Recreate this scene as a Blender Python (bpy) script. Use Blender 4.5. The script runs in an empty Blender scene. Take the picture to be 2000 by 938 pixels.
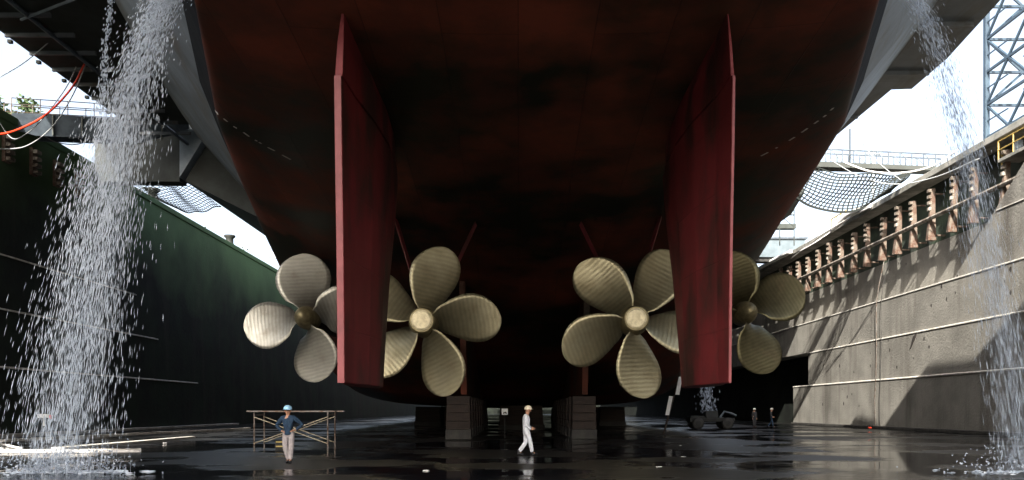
import bpy, bmesh, math, random
from mathutils import Vector, Matrix
from mathutils.bvhtree import BVHTree
random.seed(7)
R = math.radians
S = bpy.context.scene
CAMZ = 1.67
F = 1600.0            # focal length in pixels of the 2000 px wide photograph
VX, VY = 1012.0, 800.0

# ------------------------------------------------------------------ camera
cam = bpy.data.cameras.new("camera"); camo = bpy.data.objects.new("camera", cam)
S.collection.objects.link(camo)
camo.location = (0, 0, CAMZ); camo.rotation_euler = (R(90), 0, 0)
cam.sensor_width = 36; cam.lens = F / 2000 * 36
cam.shift_x = -12 / 2000; cam.shift_y = 331 / 2000
cam.clip_start = 0.1; cam.clip_end = 6000
S.camera = camo
# ------------------------------------------------------------------ light
SUN = Vector((-1.0, -3.3, 2.4)).normalized()
W = bpy.data.worlds.new("World"); S.world = W; W.use_nodes = True
nt = W.node_tree
sky = nt.nodes.new("ShaderNodeTexSky"); sky.sky_type = 'NISHITA'; sky.sun_disc = False
sky.sun_elevation = math.asin(SUN.z); sky.sun_rotation = math.atan2(SUN.x, SUN.y)
sky.dust_density = 5.0
bg = nt.nodes["Background"]; bg.inputs[1].default_value = 0.15
hs = nt.nodes.new('ShaderNodeHueSaturation'); hs.inputs['Saturation'].default_value = .62
nt.links.new(sky.outputs[0], hs.inputs['Color']); nt.links.new(hs.outputs[0], bg.inputs[0])
sl = bpy.data.lights.new("sun", 'SUN'); sl.energy = 5.0; sl.angle = R(0.5); sl.color = (1, .94, .84)
slo = bpy.data.objects.new("sun", sl); S.collection.objects.link(slo)
slo.rotation_euler = SUN.to_track_quat('Z', 'Y').to_euler()
S.view_settings.view_transform = 'Standard'; S.view_settings.look = 'None'
S.view_settings.exposure = 1.7; S.view_settings.gamma = 1
S.view_settings.use_curve_mapping = False
S.cycles.use_denoising = True
S.cycles.transparent_max_bounces = 24; S.cycles.max_bounces = 8; S.cycles.diffuse_bounces = 5

# ------------------------------------------------------------------ helpers
def lk(o):
    S.collection.objects.link(o); return o

class MB:
    def __init__(s): s.v = []; s.f = []
    def add(s, vs, fs):
        b = len(s.v); s.v += [tuple(v) for v in vs]; s.f += [tuple(i + b for i in f) for f in fs]; return s
    def box(s, c, d, rz=0, rx=0, ry=0):
        m = Matrix.Translation(c) @ Matrix.Rotation(rz, 4, 'Z') @ Matrix.Rotation(ry, 4, 'Y') @ Matrix.Rotation(rx, 4, 'X')
        vs = [m @ Vector((x * d[0] / 2, y * d[1] / 2, z * d[2] / 2)) for x in (-1, 1) for y in (-1, 1) for z in (-1, 1)]
        return s.add(vs, [(0, 1, 3, 2), (4, 6, 7, 5), (0, 4, 5, 1), (2, 3, 7, 6), (0, 2, 6, 4), (1, 5, 7, 3)])
    def span(s, a, b):
        return s.box([(a[i] + b[i]) / 2 for i in range(3)], [abs(b[i] - a[i]) for i in range(3)])
    def tube(s, pts, r, n=6, cap=True):
        pts = [Vector(p) for p in pts]; k = len(pts)
        rs = r if isinstance(r, (list, tuple)) else [r] * k
        u = None; rings = []
        for i, p in enumerate(pts):
            t = (pts[min(i + 1, k - 1)] - pts[max(i - 1, 0)])
            t = t.normalized() if t.length > 1e-9 else Vector((0, 0, 1))
            if u is None:
                u = t.orthogonal().normalized()
            else:
                u = (u - t * u.dot(t)); u = u.normalized() if u.length > 1e-6 else t.orthogonal().normalized()
            w = t.cross(u)
            rings.append([p + (u * math.cos(2 * math.pi * j / n) + w * math.sin(2 * math.pi * j / n)) * rs[i] for j in range(n)])
        b = len(s.v)
        for q in rings: s.v += [tuple(v) for v in q]
        for i in range(k - 1):
            for j in range(n):
                s.f.append((b + i * n + j, b + i * n + (j + 1) % n, b + (i + 1) * n + (j + 1) % n, b + (i + 1) * n + j))
        if cap:
            s.f.append(tuple(b + j for j in reversed(range(n)))); s.f.append(tuple(b + (k - 1) * n + j for j in range(n)))
        return s
    def prism(s, poly, a, b):          # poly: list of (y,z) extruded along x from a to b
        n = len(poly)
        vs = [(a, p[0], p[1]) for p in poly] + [(b, p[0], p[1]) for p in poly]
        fs = [tuple(range(n)), tuple(reversed(range(n, 2 * n)))]
        fs += [(i, i + n, (i + 1) % n + n, (i + 1) % n) for i in range(n)]
        return s.add(vs, fs)
    def prismz(s, poly, a, b):         # poly: list of (x,y) extruded along z
        n = len(poly)
        vs = [(p[0], p[1], a) for p in poly] + [(p[0], p[1], b) for p in poly]
        fs = [tuple(reversed(range(n))), tuple(range(n, 2 * n))]
        fs += [(i, (i + 1) % n, (i + 1) % n + n, i + n) for i in range(n)]
        return s.add(vs, fs)
    def prismy(s, poly, a, b):         # poly: list of (x,z) extruded along y
        n = len(poly)
        vs = [(p[0], a, p[1]) for p in poly] + [(p[0], b, p[1]) for p in poly]
        fs = [tuple(range(n)), tuple(reversed(range(n, 2 * n)))]
        fs += [(i, i + n, (i + 1) % n + n, (i + 1) % n) for i in range(n)]
        return s.add(vs, fs)
    def lathe(s, prof, c, axis='Y', n=24):   # prof: (r, t)
        b = len(s.v); k = len(prof)
        for r, t in prof:
            for j in range(n):
                a = 2 * math.pi * j / n; x, y = r * math.cos(a), r * math.sin(a)
                p = (x, t, y) if axis == 'Y' else ((x, y, t) if axis == 'Z' else (t, x, y))
                s.v.append((p[0] + c[0], p[1] + c[1], p[2] + c[2]))
        for i in range(k - 1):
            for j in range(n):
                s.f.append((b + i * n + j, b + i * n + (j + 1) % n, b + (i + 1) * n + (j + 1) % n, b + (i + 1) * n + j))
        s.f.append(tuple(b + j for j in range(n))); s.f.append(tuple(b + (k - 1) * n + j for j in range(n)))
        return s
    def ball(s, c, r, n=10, m=7):
        r = r if isinstance(r, (tuple, list)) else (r, r, r)
        b = len(s.v)
        for i in range(m + 1):
            th = math.pi * i / m
            for j in range(n):
                a = 2 * math.pi * j / n
                s.v.append((c[0] + r[0] * math.sin(th) * math.cos(a), c[1] + r[1] * math.sin(th) * math.sin(a), c[2] + r[2] * math.cos(th)))
        for i in range(m):
            for j in range(n):
                s.f.append((b + i * n + j, b + (i + 1) * n + j, b + (i + 1) * n + (j + 1) % n, b + i * n + (j + 1) % n))
        return s
    def mesh(s, name, smooth=False, fix=True):
        me = bpy.data.meshes.new(name); me.from_pydata(s.v, [], s.f); me.validate()
        if fix:
            bm = bmesh.new(); bm.from_mesh(me); bmesh.ops.recalc_face_normals(bm, faces=bm.faces); bm.to_mesh(me); bm.free()
        if smooth:
            for p in me.polygons: p.use_smooth = True
        return me
    def build(s, name, m, parent=None, smooth=False, fix=True, bevel=0):
        me = s.mesh(name, smooth, fix); me.materials.append(m)
        o = lk(bpy.data.objects.new(name, me))
        if parent: o.parent = parent
        if bevel:
            b = o.modifiers.new("bevel", 'BEVEL'); b.width = bevel; b.segments = 2; b.limit_method = 'ANGLE'
        return o

def tag(o, label, cat, group=None, kind=None):
    o["label"] = label; o["category"] = cat
    if group: o["group"] = group
    if kind: o["kind"] = kind
    return o
def structure(o):
    o["kind"] = "structure"; return o
def thing(name, loc, label, cat, group=None, rz=0):
    o = lk(bpy.data.objects.new(name, None)); o.location = loc; o.rotation_euler = (0, 0, rz)
    o.empty_display_size = .3
    return tag(o, label, cat, group)
def copy_tree(o, parent=None):
    c = lk(o.copy())
    if parent: c.parent = parent
    for ch in [q for q in bpy.data.objects if q.parent == o]: copy_tree(ch, c)
    return c
def H(h): return h + CAMZ

# ------------------------------------------------------------------ materials
def M(name, c1, c2=None, rough=.7, scale=3.0, detail=6, lo=.4, hi=.6, metal=0.0, bump=0.0, bscale=None,
      stretch=(1, 1, 1), spec=.5, c3=None, scale3=.6, lo3=.55, hi3=.65, rvar=0.0, stretch3=(1, 1, 1)):
    m = bpy.data.materials.new(name); m.use_nodes = True
    n = m.node_tree.nodes; l = m.node_tree.links; b = n["Principled BSDF"]
    b.inputs["Roughness"].default_value = rough; b.inputs["Metallic"].default_value = metal
    b.inputs["Specular IOR Level"].default_value = spec
    b.inputs["Base Color"].default_value = (*c1, 1)
    tc = n.new("ShaderNodeTexCoord")
    def noise(sc, st, det):
        mp = n.new("ShaderNodeMapping"); mp.inputs["Scale"].default_value = st
        l.new(tc.outputs["Object"], mp.inputs[0])
        t = n.new("ShaderNodeTexNoise"); t.inputs["Scale"].default_value = sc; t.inputs["Detail"].default_value = det
        t.inputs["Roughness"].default_value = .62
        l.new(mp.outputs[0], t.inputs["Vector"]); return t
    def ramp(src, a, z):
        r = n.new("ShaderNodeMapRange"); r.inputs[1].default_value = a; r.inputs[2].default_value = z; r.clamp = True
        l.new(src, r.inputs[0]); return r
    out = None
    if c2 is not None:
        t = noise(scale, stretch, detail); r = ramp(t.outputs[0], lo, hi)
        mx = n.new("ShaderNodeMix"); mx.data_type = 'RGBA'
        l.new(r.outputs[0], mx.inputs[0]); mx.inputs[6].default_value = (*c1, 1); mx.inputs[7].default_value = (*c2, 1)
        out = mx.outputs[2]
        if rvar:
            rr = n.new("ShaderNodeMapRange"); rr.inputs[3].default_value = max(.02, rough - rvar); rr.inputs[4].default_value = min(1, rough + rvar)
            l.new(r.outputs[0], rr.inputs[0]); l.new(rr.outputs[0], b.inputs["Roughness"])
        if c3 is not None:
            t3 = noise(scale3, stretch3, 5); r3 = ramp(t3.outputs[0], lo3, hi3)
            mx3 = n.new("ShaderNodeMix"); mx3.data_type = 'RGBA'
            l.new(r3.outputs[0], mx3.inputs[0]); l.new(out, mx3.inputs[6]); mx3.inputs[7].default_value = (*c3, 1)
            out = mx3.outputs[2]
        l.new(out, b.inputs["Base Color"])
    if bump:
        t = noise(bscale or scale * 4, (1, 1, 1), 4)
        bp = n.new("ShaderNodeBump"); bp.inputs["Strength"].default_value = bump; bp.inputs["Distance"].default_value = .05
        l.new(t.outputs[0], bp.inputs["Height"]); l.new(bp.outputs[0], b.inputs["Normal"])
    return m

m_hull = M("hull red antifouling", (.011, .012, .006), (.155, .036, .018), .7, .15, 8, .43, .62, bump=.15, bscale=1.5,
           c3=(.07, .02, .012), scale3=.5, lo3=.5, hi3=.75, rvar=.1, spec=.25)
m_boot = M("boot topping black", (.006, .0065, .007), (.014, .014, .014), .85, 1.2, spec=.1)
m_grey = M("haze grey plating", (.17, .19, .205), (.1, .115, .125), .5, .5, 8, .38, .66, bump=.15, bscale=1.2, c3=(.1, .09, .07), scale3=.9,
           lo3=.5, hi3=.68, stretch3=(1, .12, 1))
m_dark = M("dark grey steel", (.035, .042, .038), (.022, .026, .022), .7, .8, bump=.1)
m_redge = M("lit rudder edge", (.27, .06, .065), (.18, .036, .04), .55, 1.5, 6, .4, .65)  # lighter red carries the light on the aft-facing edges
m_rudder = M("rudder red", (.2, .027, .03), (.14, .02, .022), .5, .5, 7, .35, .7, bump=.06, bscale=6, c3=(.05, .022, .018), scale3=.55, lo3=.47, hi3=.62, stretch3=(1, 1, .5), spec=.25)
m_redstrut = M("strut red", (.25, .035, .045), (.12, .025, .025), .5, 1.0)
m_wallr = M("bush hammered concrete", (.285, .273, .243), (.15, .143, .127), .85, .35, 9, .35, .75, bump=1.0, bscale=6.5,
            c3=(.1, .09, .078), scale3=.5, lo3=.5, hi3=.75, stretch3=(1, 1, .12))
m_wallup = M("dark green concrete", (.05, .075, .045), (.025, .035, .028), .9, .5, 6, bump=.5, bscale=5, c3=(.03, .025, .02), scale3=.8,
             lo3=.5, hi3=.8, stretch3=(1, 1, .1))  # dark green base with brown vertical streaks
m_walll = M("shade green concrete", (.012, .024, .012), (.006, .009, .006), .9, .3, 7, bump=.5, bscale=4, c3=(.035, .03, .025), scale3=.6,
            lo3=.5, hi3=.8, stretch3=(1, 1, .08))  # near-black green base stands in for shade; hazy glow mixed in near top
m_wallg = M("glow green concrete", (.05, .11, .045), (.02, .045, .02), .9, .25, 7, .35, .7, bump=.5, bscale=4, stretch=(1, 1, .5))  # hazy glow put into a brighter green wall colour
m_shade = M("shade black concrete", (.012, .016, .012), (.005, .006, .005), .9, .4, bump=.4, spec=.2)  # near-black colour stands in for shade in the recess and far end
m_girder = M("far girder paint", (.1, .13, .15), (.075, .1, .115), .5, 1.0)
m_nose = M("lit pale nosing", (.62, .6, .56), (.38, .35, .3), .8, 2.0, 5, .4, .7)  # light caught by the ledge edges is painted into this pale colour
m_cope = M("coping concrete", (.3, .29, .26), (.16, .16, .14), .85, .8, bump=.3)
m_rust = M("rusty steel", (.085, .044, .028), (.15, .125, .1), .85, 2.2, 7, .4, .62, bump=.4, c3=(.08, .035, .02), scale3=1.1)
m_timber = M("grey fender timber", (.32, .29, .25), (.1, .08, .06), .85, 3, 6, bump=.4, stretch=(1, 1, .3))
m_keel = M("keel block timber", (.036, .022, .015), (.017, .011, .008), .8, 2.5, bump=.3, stretch=(1, 1, 4))
m_conc = M("grey block concrete", (.06, .057, .05), (.032, .03, .028), .85, 2, bump=.3)
m_blue = M("crane blue grey paint", (.045, .075, .105), (.03, .05, .075), .5, 1.0, bump=.1)
m_gang = M("gangway blue grey", (.1, .125, .15), (.06, .075, .095), .5, 1.3)
m_pale = M("pale grey paint", (.3, .35, .4), (.22, .26, .3), .5, 1.0)
m_white = M("white paint", (.8, .8, .78), (.65, .65, .62), .5, 2)
m_yellow = M("yellow rail paint", (.5, .36, .1), (.35, .24, .07), .5, 3)
m_orange = M("orange hose", (.72, .05, .015), None, .45)
m_wire = M("grey cable", (.35, .37, .38), None, .5)
m_paleh = M("pale hose", (.72, .7, .68), None, .5)
m_black = M("black rubber", (.012, .012, .012), (.03, .028, .025), .7, 3)
m_net = M("rope net", (.012, .016, .014), None, .9)
m_scaf = M("galvanised scaffold", (.2, .185, .17), (.12, .075, .05), .5, 4, metal=.3)
m_brace = M("cream brace", (.4, .37, .27), (.28, .23, .16), .6, 5)
m_skin = M("skin", (.42, .22, .14), None, .5)
m_jacket = M("navy blue jacket", (.013, .04, .08), (.008, .025, .055), .85, 9, bump=.6, bscale=14)
m_trous = M("light grey trousers", (.42, .38, .38), (.3, .27, .28), .85, 8, bump=.6, bscale=12)
m_cover = M("white overalls", (.72, .75, .8), (.58, .61, .67), .85, 7, bump=.6, bscale=12)
m_helb = M("pale blue helmet", (.3, .55, .75), None, .25)
m_helw = M("cream helmet", (.8, .72, .55), None, .3)
m_boots = M("black boots", (.012, .012, .015), None, .5)
m_cloth = M("dark work clothes", (.02, .022, .026), (.035, .036, .04), .85, 9)
m_quay = M("quay ground", (.25, .24, .22), (.16, .16, .15), .9, .3)
m_stain = M("dark stain", (.025, .02, .018), None, .9)
m_bark = M("bark", (.08, .06, .04), (.04, .03, .02), .9, 4)
m_leaf = M("leaf", (.07, .11, .04), (.04, .07, .025), .7, .9)
m_mach = M("dark machinery paint", (.014, .016, .014), (.009, .009, .008), .75, 2)

def bronze(name, c1, c2, rough):
    m = M(name, c1, c2, rough, .9, 9, .35, .7, metal=.85, rvar=.12, c3=(.2, .15, .085), scale3=.7, lo3=.6, hi3=.9)
    n = m.node_tree.nodes; l = m.node_tree.links; b = n["Principled BSDF"]
    tc = n.new("ShaderNodeTexCoord"); w = n.new("ShaderNodeTexWave"); w.bands_direction = 'X'; w.wave_type = 'BANDS'
    w.inputs["Scale"].default_value = 1.7; w.inputs["Distortion"].default_value = 2.2; w.inputs["Detail"].default_value = 2
    w.inputs["Detail Scale"].default_value = .7
    l.new(tc.outputs["Object"], w.inputs[0])
    bp = n.new("ShaderNodeBump"); bp.inputs["Strength"].default_value = .22; bp.inputs["Distance"].default_value = .02
    l.new(w.outputs["Fac"], bp.inputs["Height"]); l.new(bp.outputs[0], b.inputs["Normal"])
    src = b.inputs["Base Color"].links[0].from_socket
    mx = n.new("ShaderNodeMix"); mx.data_type = 'RGBA'; mx.blend_type = 'MULTIPLY'
    mr = n.new("ShaderNodeMapRange"); mr.inputs[3].default_value = .86; mr.inputs[4].default_value = 1.05
    l.new(w.outputs["Fac"], mr.inputs[0]); mx.inputs[0].default_value = 1
    l.new(src, mx.inputs[6]); l.new(mr.outputs[0], mx.inputs[7]); l.new(mx.outputs[2], b.inputs["Base Color"])
    return m
m_bronze = bronze("bronze blade", (.43, .385, .25), (.27, .235, .14), .45)
m_bronze2 = bronze("silvery bronze blade", (.56, .545, .48), (.4, .38, .32), .5)
m_bronzed = bronze("shaded bronze blade", (.17, .15, .08), (.1, .085, .045), .5)  # darker copy of the blade bronze, shade put into its colour
m_hub = M("bronze hub", (.3, .25, .14), (.18, .15, .08), .5, 3, metal=.7)
m_cap = M("hub cap bronze", (.7, .62, .42), (.5, .43, .27), .5, 5, metal=.5, bump=.2)

def seams(m, axes, w, h, k=.6, strength=.35):
    n = m.node_tree.nodes; l = m.node_tree.links; b = n["Principled BSDF"]
    tc = n.new("ShaderNodeTexCoord"); sx = n.new("ShaderNodeSeparateXYZ"); cx = n.new("ShaderNodeCombineXYZ")
    l.new(tc.outputs["Object"], sx.inputs[0])
    l.new(sx.outputs[axes[0]], cx.inputs[0]); l.new(sx.outputs[axes[1]], cx.inputs[1])
    br = n.new("ShaderNodeTexBrick"); br.inputs["Scale"].default_value = 1; br.inputs["Brick Width"].default_value = w; br.inputs["Row Height"].default_value = h
    br.inputs["Mortar Size"].default_value = .022; br.inputs["Mortar Smooth"].default_value = .6
    br.inputs["Color1"].default_value = (1, 1, 1, 1); br.inputs["Color2"].default_value = (.82, .82, .82, 1); br.inputs["Mortar"].default_value = (k, k, k, 1)
    l.new(cx.outputs[0], br.inputs["Vector"])
    src = b.inputs["Base Color"].links[0].from_socket
    mx = n.new("ShaderNodeMix"); mx.data_type = 'RGBA'; mx.blend_type = 'MULTIPLY'; mx.inputs[0].default_value = 1
    l.new(src, mx.inputs[6]); l.new(br.outputs["Color"], mx.inputs[7]); l.new(mx.outputs[2], b.inputs["Base Color"])
    bp = n.new("ShaderNodeBump"); bp.inputs["Strength"].default_value = strength; bp.inputs["Distance"].default_value = .03
    l.new(br.outputs["Fac"], bp.inputs["Height"])
    if b.inputs["Normal"].links: l.new(b.inputs["Normal"].links[0].from_socket, bp.inputs["Normal"])
    l.new(bp.outputs[0], b.inputs["Normal"])
seams(m_hull, "YX", 7.5, 2.1, .55); seams(m_grey, "YZ", 6, 2.2, .7); seams(m_rudder, "YZ", 2.6, 1.9, .75, .3)
seams(m_wallr, "YZ", 9.0, 50, .6, .3)
def top_glow(m, z0, z1, col):
    """hazy green glow mixed into the colour, stronger towards the wall top"""
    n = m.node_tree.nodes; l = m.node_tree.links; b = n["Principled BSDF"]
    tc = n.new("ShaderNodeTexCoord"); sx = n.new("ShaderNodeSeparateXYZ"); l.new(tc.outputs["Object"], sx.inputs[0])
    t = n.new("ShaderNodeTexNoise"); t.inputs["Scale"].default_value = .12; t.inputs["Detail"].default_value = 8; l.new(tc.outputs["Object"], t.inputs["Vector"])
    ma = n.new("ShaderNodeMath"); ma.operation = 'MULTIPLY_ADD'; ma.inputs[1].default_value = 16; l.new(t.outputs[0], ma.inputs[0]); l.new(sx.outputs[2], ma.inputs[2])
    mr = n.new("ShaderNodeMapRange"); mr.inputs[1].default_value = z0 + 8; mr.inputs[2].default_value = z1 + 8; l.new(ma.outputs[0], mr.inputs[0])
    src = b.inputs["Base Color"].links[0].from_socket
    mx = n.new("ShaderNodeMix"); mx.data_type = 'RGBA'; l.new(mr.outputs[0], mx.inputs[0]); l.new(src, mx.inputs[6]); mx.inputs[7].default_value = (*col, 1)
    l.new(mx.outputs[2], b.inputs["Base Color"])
top_glow(m_walll, 12.5, 21, (.11, .2, .09))
def water_mat():
    m = bpy.data.materials.new("white water"); m.use_nodes = True
    b = m.node_tree.nodes["Principled BSDF"]
    b.inputs["Base Color"].default_value = (.47, .55, .66, 1); b.inputs["Roughness"].default_value = .25
    b.inputs["Specular IOR Level"].default_value = .6; b.inputs["Alpha"].default_value = .62
    return m
m_water = water_mat()

def floor_mat():
    m = bpy.data.materials.new("wet dock floor"); m.use_nodes = True
    n = m.node_tree.nodes; l = m.node_tree.links; b = n["Principled BSDF"]
    tc = n.new("ShaderNodeTexCoord")
    def noise(sc, st, det, off=(0, 0, 0)):
        mp = n.new("ShaderNodeMapping"); mp.inputs["Scale"].default_value = st; mp.inputs["Location"].default_value = off
        l.new(tc.outputs["Object"], mp.inputs[0])
        t = n.new("ShaderNodeTexNoise"); t.inputs["Scale"].default_value = sc; t.inputs["Detail"].default_value = det
        l.new(mp.outputs[0], t.inputs["Vector"]); return t
    def mr(src, a, z, c, d):
        r = n.new("ShaderNodeMapRange"); r.clamp = True
        for i, v in zip((1, 2, 3, 4), (a, z, c, d)): r.inputs[i].default_value = v
        l.new(src, r.inputs[0]); return r.outputs[0]
    pud = mr(noise(.16, (1, 1.1, 1), 6).outputs[0], .46, .54, 0, 1)     # 1 = standing water
    wind = mr(noise(.09, (1, .8, 1), 4, (31, 7, 0)).outputs[0], .45, .6, 0, 1)   # patches of rippled water
    mix = n.new("ShaderNodeMix"); mix.data_type = 'RGBA'
    c = noise(.9, (1, 1, 1), 8)
    mc = n.new("ShaderNodeMix"); mc.data_type = 'RGBA'
    l.new(mr(c.outputs[0], .35, .7, 0, 1), mc.inputs[0]); mc.inputs[6].default_value = (.01, .01, .0095, 1); mc.inputs[7].default_value = (.024, .023, .021, 1)
    l.new(pud, mix.inputs[0]); l.new(mc.outputs[2], mix.inputs[6]); mix.inputs[7].default_value = (.008, .009, .012, 1)
    l.new(mix.outputs[2], b.inputs["Base Color"])
    l.new(mr(pud, 0, 1, .38, .04), b.inputs["Roughness"])
    b.inputs["IOR"].default_value = 1.33; b.inputs["Specular IOR Level"].default_value = .5
    g = noise(3.2, (.6, 1.3, 1), 4); d = noise(5.5, (1, 1, 1), 6)
    # height: grain on damp concrete, small waves where the wind ruffles the puddles
    mw = n.new("ShaderNodeMath"); mw.operation = 'MULTIPLY'; l.new(g.outputs[0], mw.inputs[0]); l.new(mr(wind, 0, 1, .04, 1.3), mw.inputs[1])
    md = n.new("ShaderNodeMath"); md.operation = 'MULTIPLY'; l.new(d.outputs[0], md.inputs[0]); l.new(mr(pud, 0, 1, .3, .0), md.inputs[1])
    ma = n.new("ShaderNodeMath"); ma.operation = 'ADD'; l.new(mw.outputs[0], ma.inputs[0]); l.new(md.outputs[0], ma.inputs[1])
    bp = n.new("ShaderNodeBump"); bp.inputs["Strength"].default_value = .5; bp.inputs["Distance"].default_value = .06
    l.new(ma.outputs[0], bp.inputs["Height"]); l.new(bp.outputs[0], b.inputs["Normal"])
    return m
m_floor = floor_mat()

# ------------------------------------------------------------------ setting
ZT = H(18.1)           # top of the dock wall
structure(MB().add([(-1500, -400, 0), (1500, -400, 0), (1500, 2600, 0), (-1500, 2600, 0)], [(0, 1, 2, 3)]).build("dock_floor", m_floor))
q = MB()
q.span((33.43, -420, .05), (1400, 2500, ZT - .05)); structure(q.build("quay_ground", m_quay))
q = MB()
q.span((-1400, -420, .05), (-32.6, 2500, ZT - .05)); structure(q.build("quay_ground", m_quay))

ZL = [0, H(2.6), H(6.1), H(9.4), H(13.0)]
# right wall: four lifts, the upper part set back behind the fenders
rw = thing("dock_wall", (31, 60, 0), "pale sunlit concrete dock wall in stepped lifts with pitted face and rusty fenders above", "wall")
rw_off = Vector((-31, -60, 0))
def rwb(mb, name, m, bevel=0, par=None):
    o = mb.build(name, m, rw, bevel=bevel); o.location = rw_off; return o
rwb(MB().span((33.36, -60, 0), (33.42, 330, ZT - .51)), "backing_face", m_shade)
ends = [92.0, 87.5, 330, None]
xs = [30.9, 31.0, 31.1]
for i in range(3):
    mb = MB(); x = xs[i]
    mb.span((x, -60, ZL[i] + .004), (33.3 - i * .02, ends[i], ZL[i + 1] - .12))
    rwb(mb, "concrete_lift", m_wallr)
    ns = MB()
    ns.prismy([(x - .05, ZL[i + 1] - .118), (x - .05, ZL[i + 1] - .05), (x + .06, ZL[i + 1]), (33.2, ZL[i + 1]), (33.2, ZL[i + 1] - .118)], -60, ends[i] + .02)
    rwb(ns, "nosing", m_nose)
# near upper buttress: its far side slopes
mb = MB().prism([(-60, ZL[3] + .004), (58.6, ZL[3] + .004), (50.2, H(15.5)), (49.4, H(15.9)), (-60, H(15.9))], 31.2, 33.3)
rwb(mb, "concrete_lift", m_wallr)
ns = MB().prismy([(31.14, ZL[4] - .05), (31.14, ZL[4] + .01), (31.25, ZL[4] + .04), (31.25, ZL[4] - .05)], -60, 53.4)
rwb(ns, "nosing", m_nose)
rwb(MB().span((32.62, 49, ZL[4] + .004), (33.34, 330, ZT - .52)), "upper_face", m_wallup)
rwb(MB().span((32.6, 49, ZL[3] + .004), (33.33, 330, ZL[4])), "concrete_lift", m_wallr)
mb = MB().span((31.2, -60, ZT - .5), (34.6, 330, ZT)); rwb(mb, "coping", m_cope, .06)
# weathering marks on the lit lifts
pits = [(1770, 516), (1755, 515), (1738, 528), (1723, 560), (1710, 563), (1702, 610), (1735, 665), (1805, 662), (1815, 678), (1785, 700), (1738, 684),
        (1700, 690), (1668, 727), (1752, 718), (1645, 760), (1655, 775), (1664, 770), (1648, 788), (1678, 793), (1974, 527), (1962, 550), (1957, 557),
        (1974, 572), (1870, 542), (1866, 572), (1849, 584), (1819, 597), (1839, 559), (1992, 690), (1700, 715), (1640, 715), (1607, 790), (1692, 745)]
for k, (px, py) in enumerate(pits):
    h = 0; x = 31
    for it in range(3):
        d = F * x / (px - VX); h = (VY - py) / F * d
        x = xs[0] if h < 2.5 else xs[1] if h < 6 else xs[2] if h < 9.3 else 31.2
    mb = MB(); s = random.uniform(.06, .13)
    n = 8; vs = []
    for j in range(n):
        a = 2 * math.pi * j / n; rr = s * random.uniform(.7, 1.2)
        vs.append((x - .012, d + rr * math.cos(a), H(h) + 1.5 * rr * math.sin(a)))
    c = len(vs); vs.append((x - .004, d, H(h)))
    mb.add(vs, [(j, (j + 1) % n, c) for j in range(n)]); rwb(mb, "weep_hole", m_stain)
# the long dark gash below the second ledge
d = F * 31 / (1787 - VX); mb = MB().prism([(d - .35, H(5.95)), (d + .2, H(5.7)), (d + .75, H(4.75)), (d + .55, H(4.9)), (d - .1, H(5.6))], 30.93, 31.04)
rwb(mb, "broken_edge", m_stain)

# left wall
lw = thing("dock_wall", (-31, 60, 0), "dark green dock wall in shade with painted green glow and pale horizontal ledges", "wall")
lw_off = Vector((31, -60, 0))
def lwb(mb, name, m, bevel=0):
    o = mb.build(name, m, lw, bevel=bevel); o.location = lw_off; return o
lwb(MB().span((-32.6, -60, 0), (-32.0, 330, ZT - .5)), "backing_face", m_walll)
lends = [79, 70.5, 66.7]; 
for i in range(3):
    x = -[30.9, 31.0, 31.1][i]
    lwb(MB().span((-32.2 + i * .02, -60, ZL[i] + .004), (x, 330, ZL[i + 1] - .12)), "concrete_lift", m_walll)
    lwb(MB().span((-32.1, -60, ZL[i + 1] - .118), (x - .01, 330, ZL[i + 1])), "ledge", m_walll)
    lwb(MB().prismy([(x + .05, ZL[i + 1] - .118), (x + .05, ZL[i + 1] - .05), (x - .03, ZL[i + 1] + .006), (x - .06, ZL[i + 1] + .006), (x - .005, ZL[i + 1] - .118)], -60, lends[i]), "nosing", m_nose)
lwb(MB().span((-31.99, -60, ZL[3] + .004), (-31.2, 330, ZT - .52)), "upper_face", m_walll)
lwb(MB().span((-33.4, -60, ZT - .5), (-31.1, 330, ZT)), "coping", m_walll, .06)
# dock ends
hw = thing("dock_head_wall", (0, 330, 0), "dark concrete wall closing the far end of the dock", "wall")
MB().span((-33, 0.02, 0), (33, 3, ZT)).build("head_face", m_shade, hw)

# ------------------------------------------------------------------ the ship
SX = .5
ship = thing("aircraft_carrier", (SX, 18, 0), "huge red bottomed aircraft carrier in dry dock, four bronze propellers under its stern", "ship")
ship_off = Vector((-SX, -18, 0))
def sp(mb, name, m, smooth=False, bevel=0, parent=None):
    o = mb.build(name, m, parent or ship, smooth=smooth, bevel=bevel)
    if parent is None: o.location = ship_off
    return o
def lerp(t, tab):
    if t <= tab[0][0]: return tab[0][1]
    for (a, b), (c, d) in zip(tab, tab[1:]):
        if t <= c: return b + (d - b) * (t - a) / (c - a)
    return tab[-1][1]
TB = [(4, 2.0), (9.5, 3.5), (12, 5.2), (16.5, 6.9), (18, 7.7), (20, 8.5), (22, 9.2), (31, 11.9), (38, 13.3), (48, 15.0), (61, 16.7), (80, 18), (230, 18), (270, 11), (295, 1)]  # unseen stern drawn out further aft to shade the rudders
TK = [(4, 10.7), (9.5, 10.7), (16.5, 10.75), (18, 10.65), (22, 10.35), (30, 9.5), (36, 8.6), (43, 7.3), (50, 5.4), (58, 3), (66, 1), (74, .35), (290, .35), (295, 3)]
TM = [(4, 2.0), (40, 2.0), (60, 2.4), (80, 4.5), (200, 5), (295, 2)]
WL = 11.0
TC = [(4, .5), (31, .5), (61, -.35), (110, -.9), (295, -1.5)]
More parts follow.
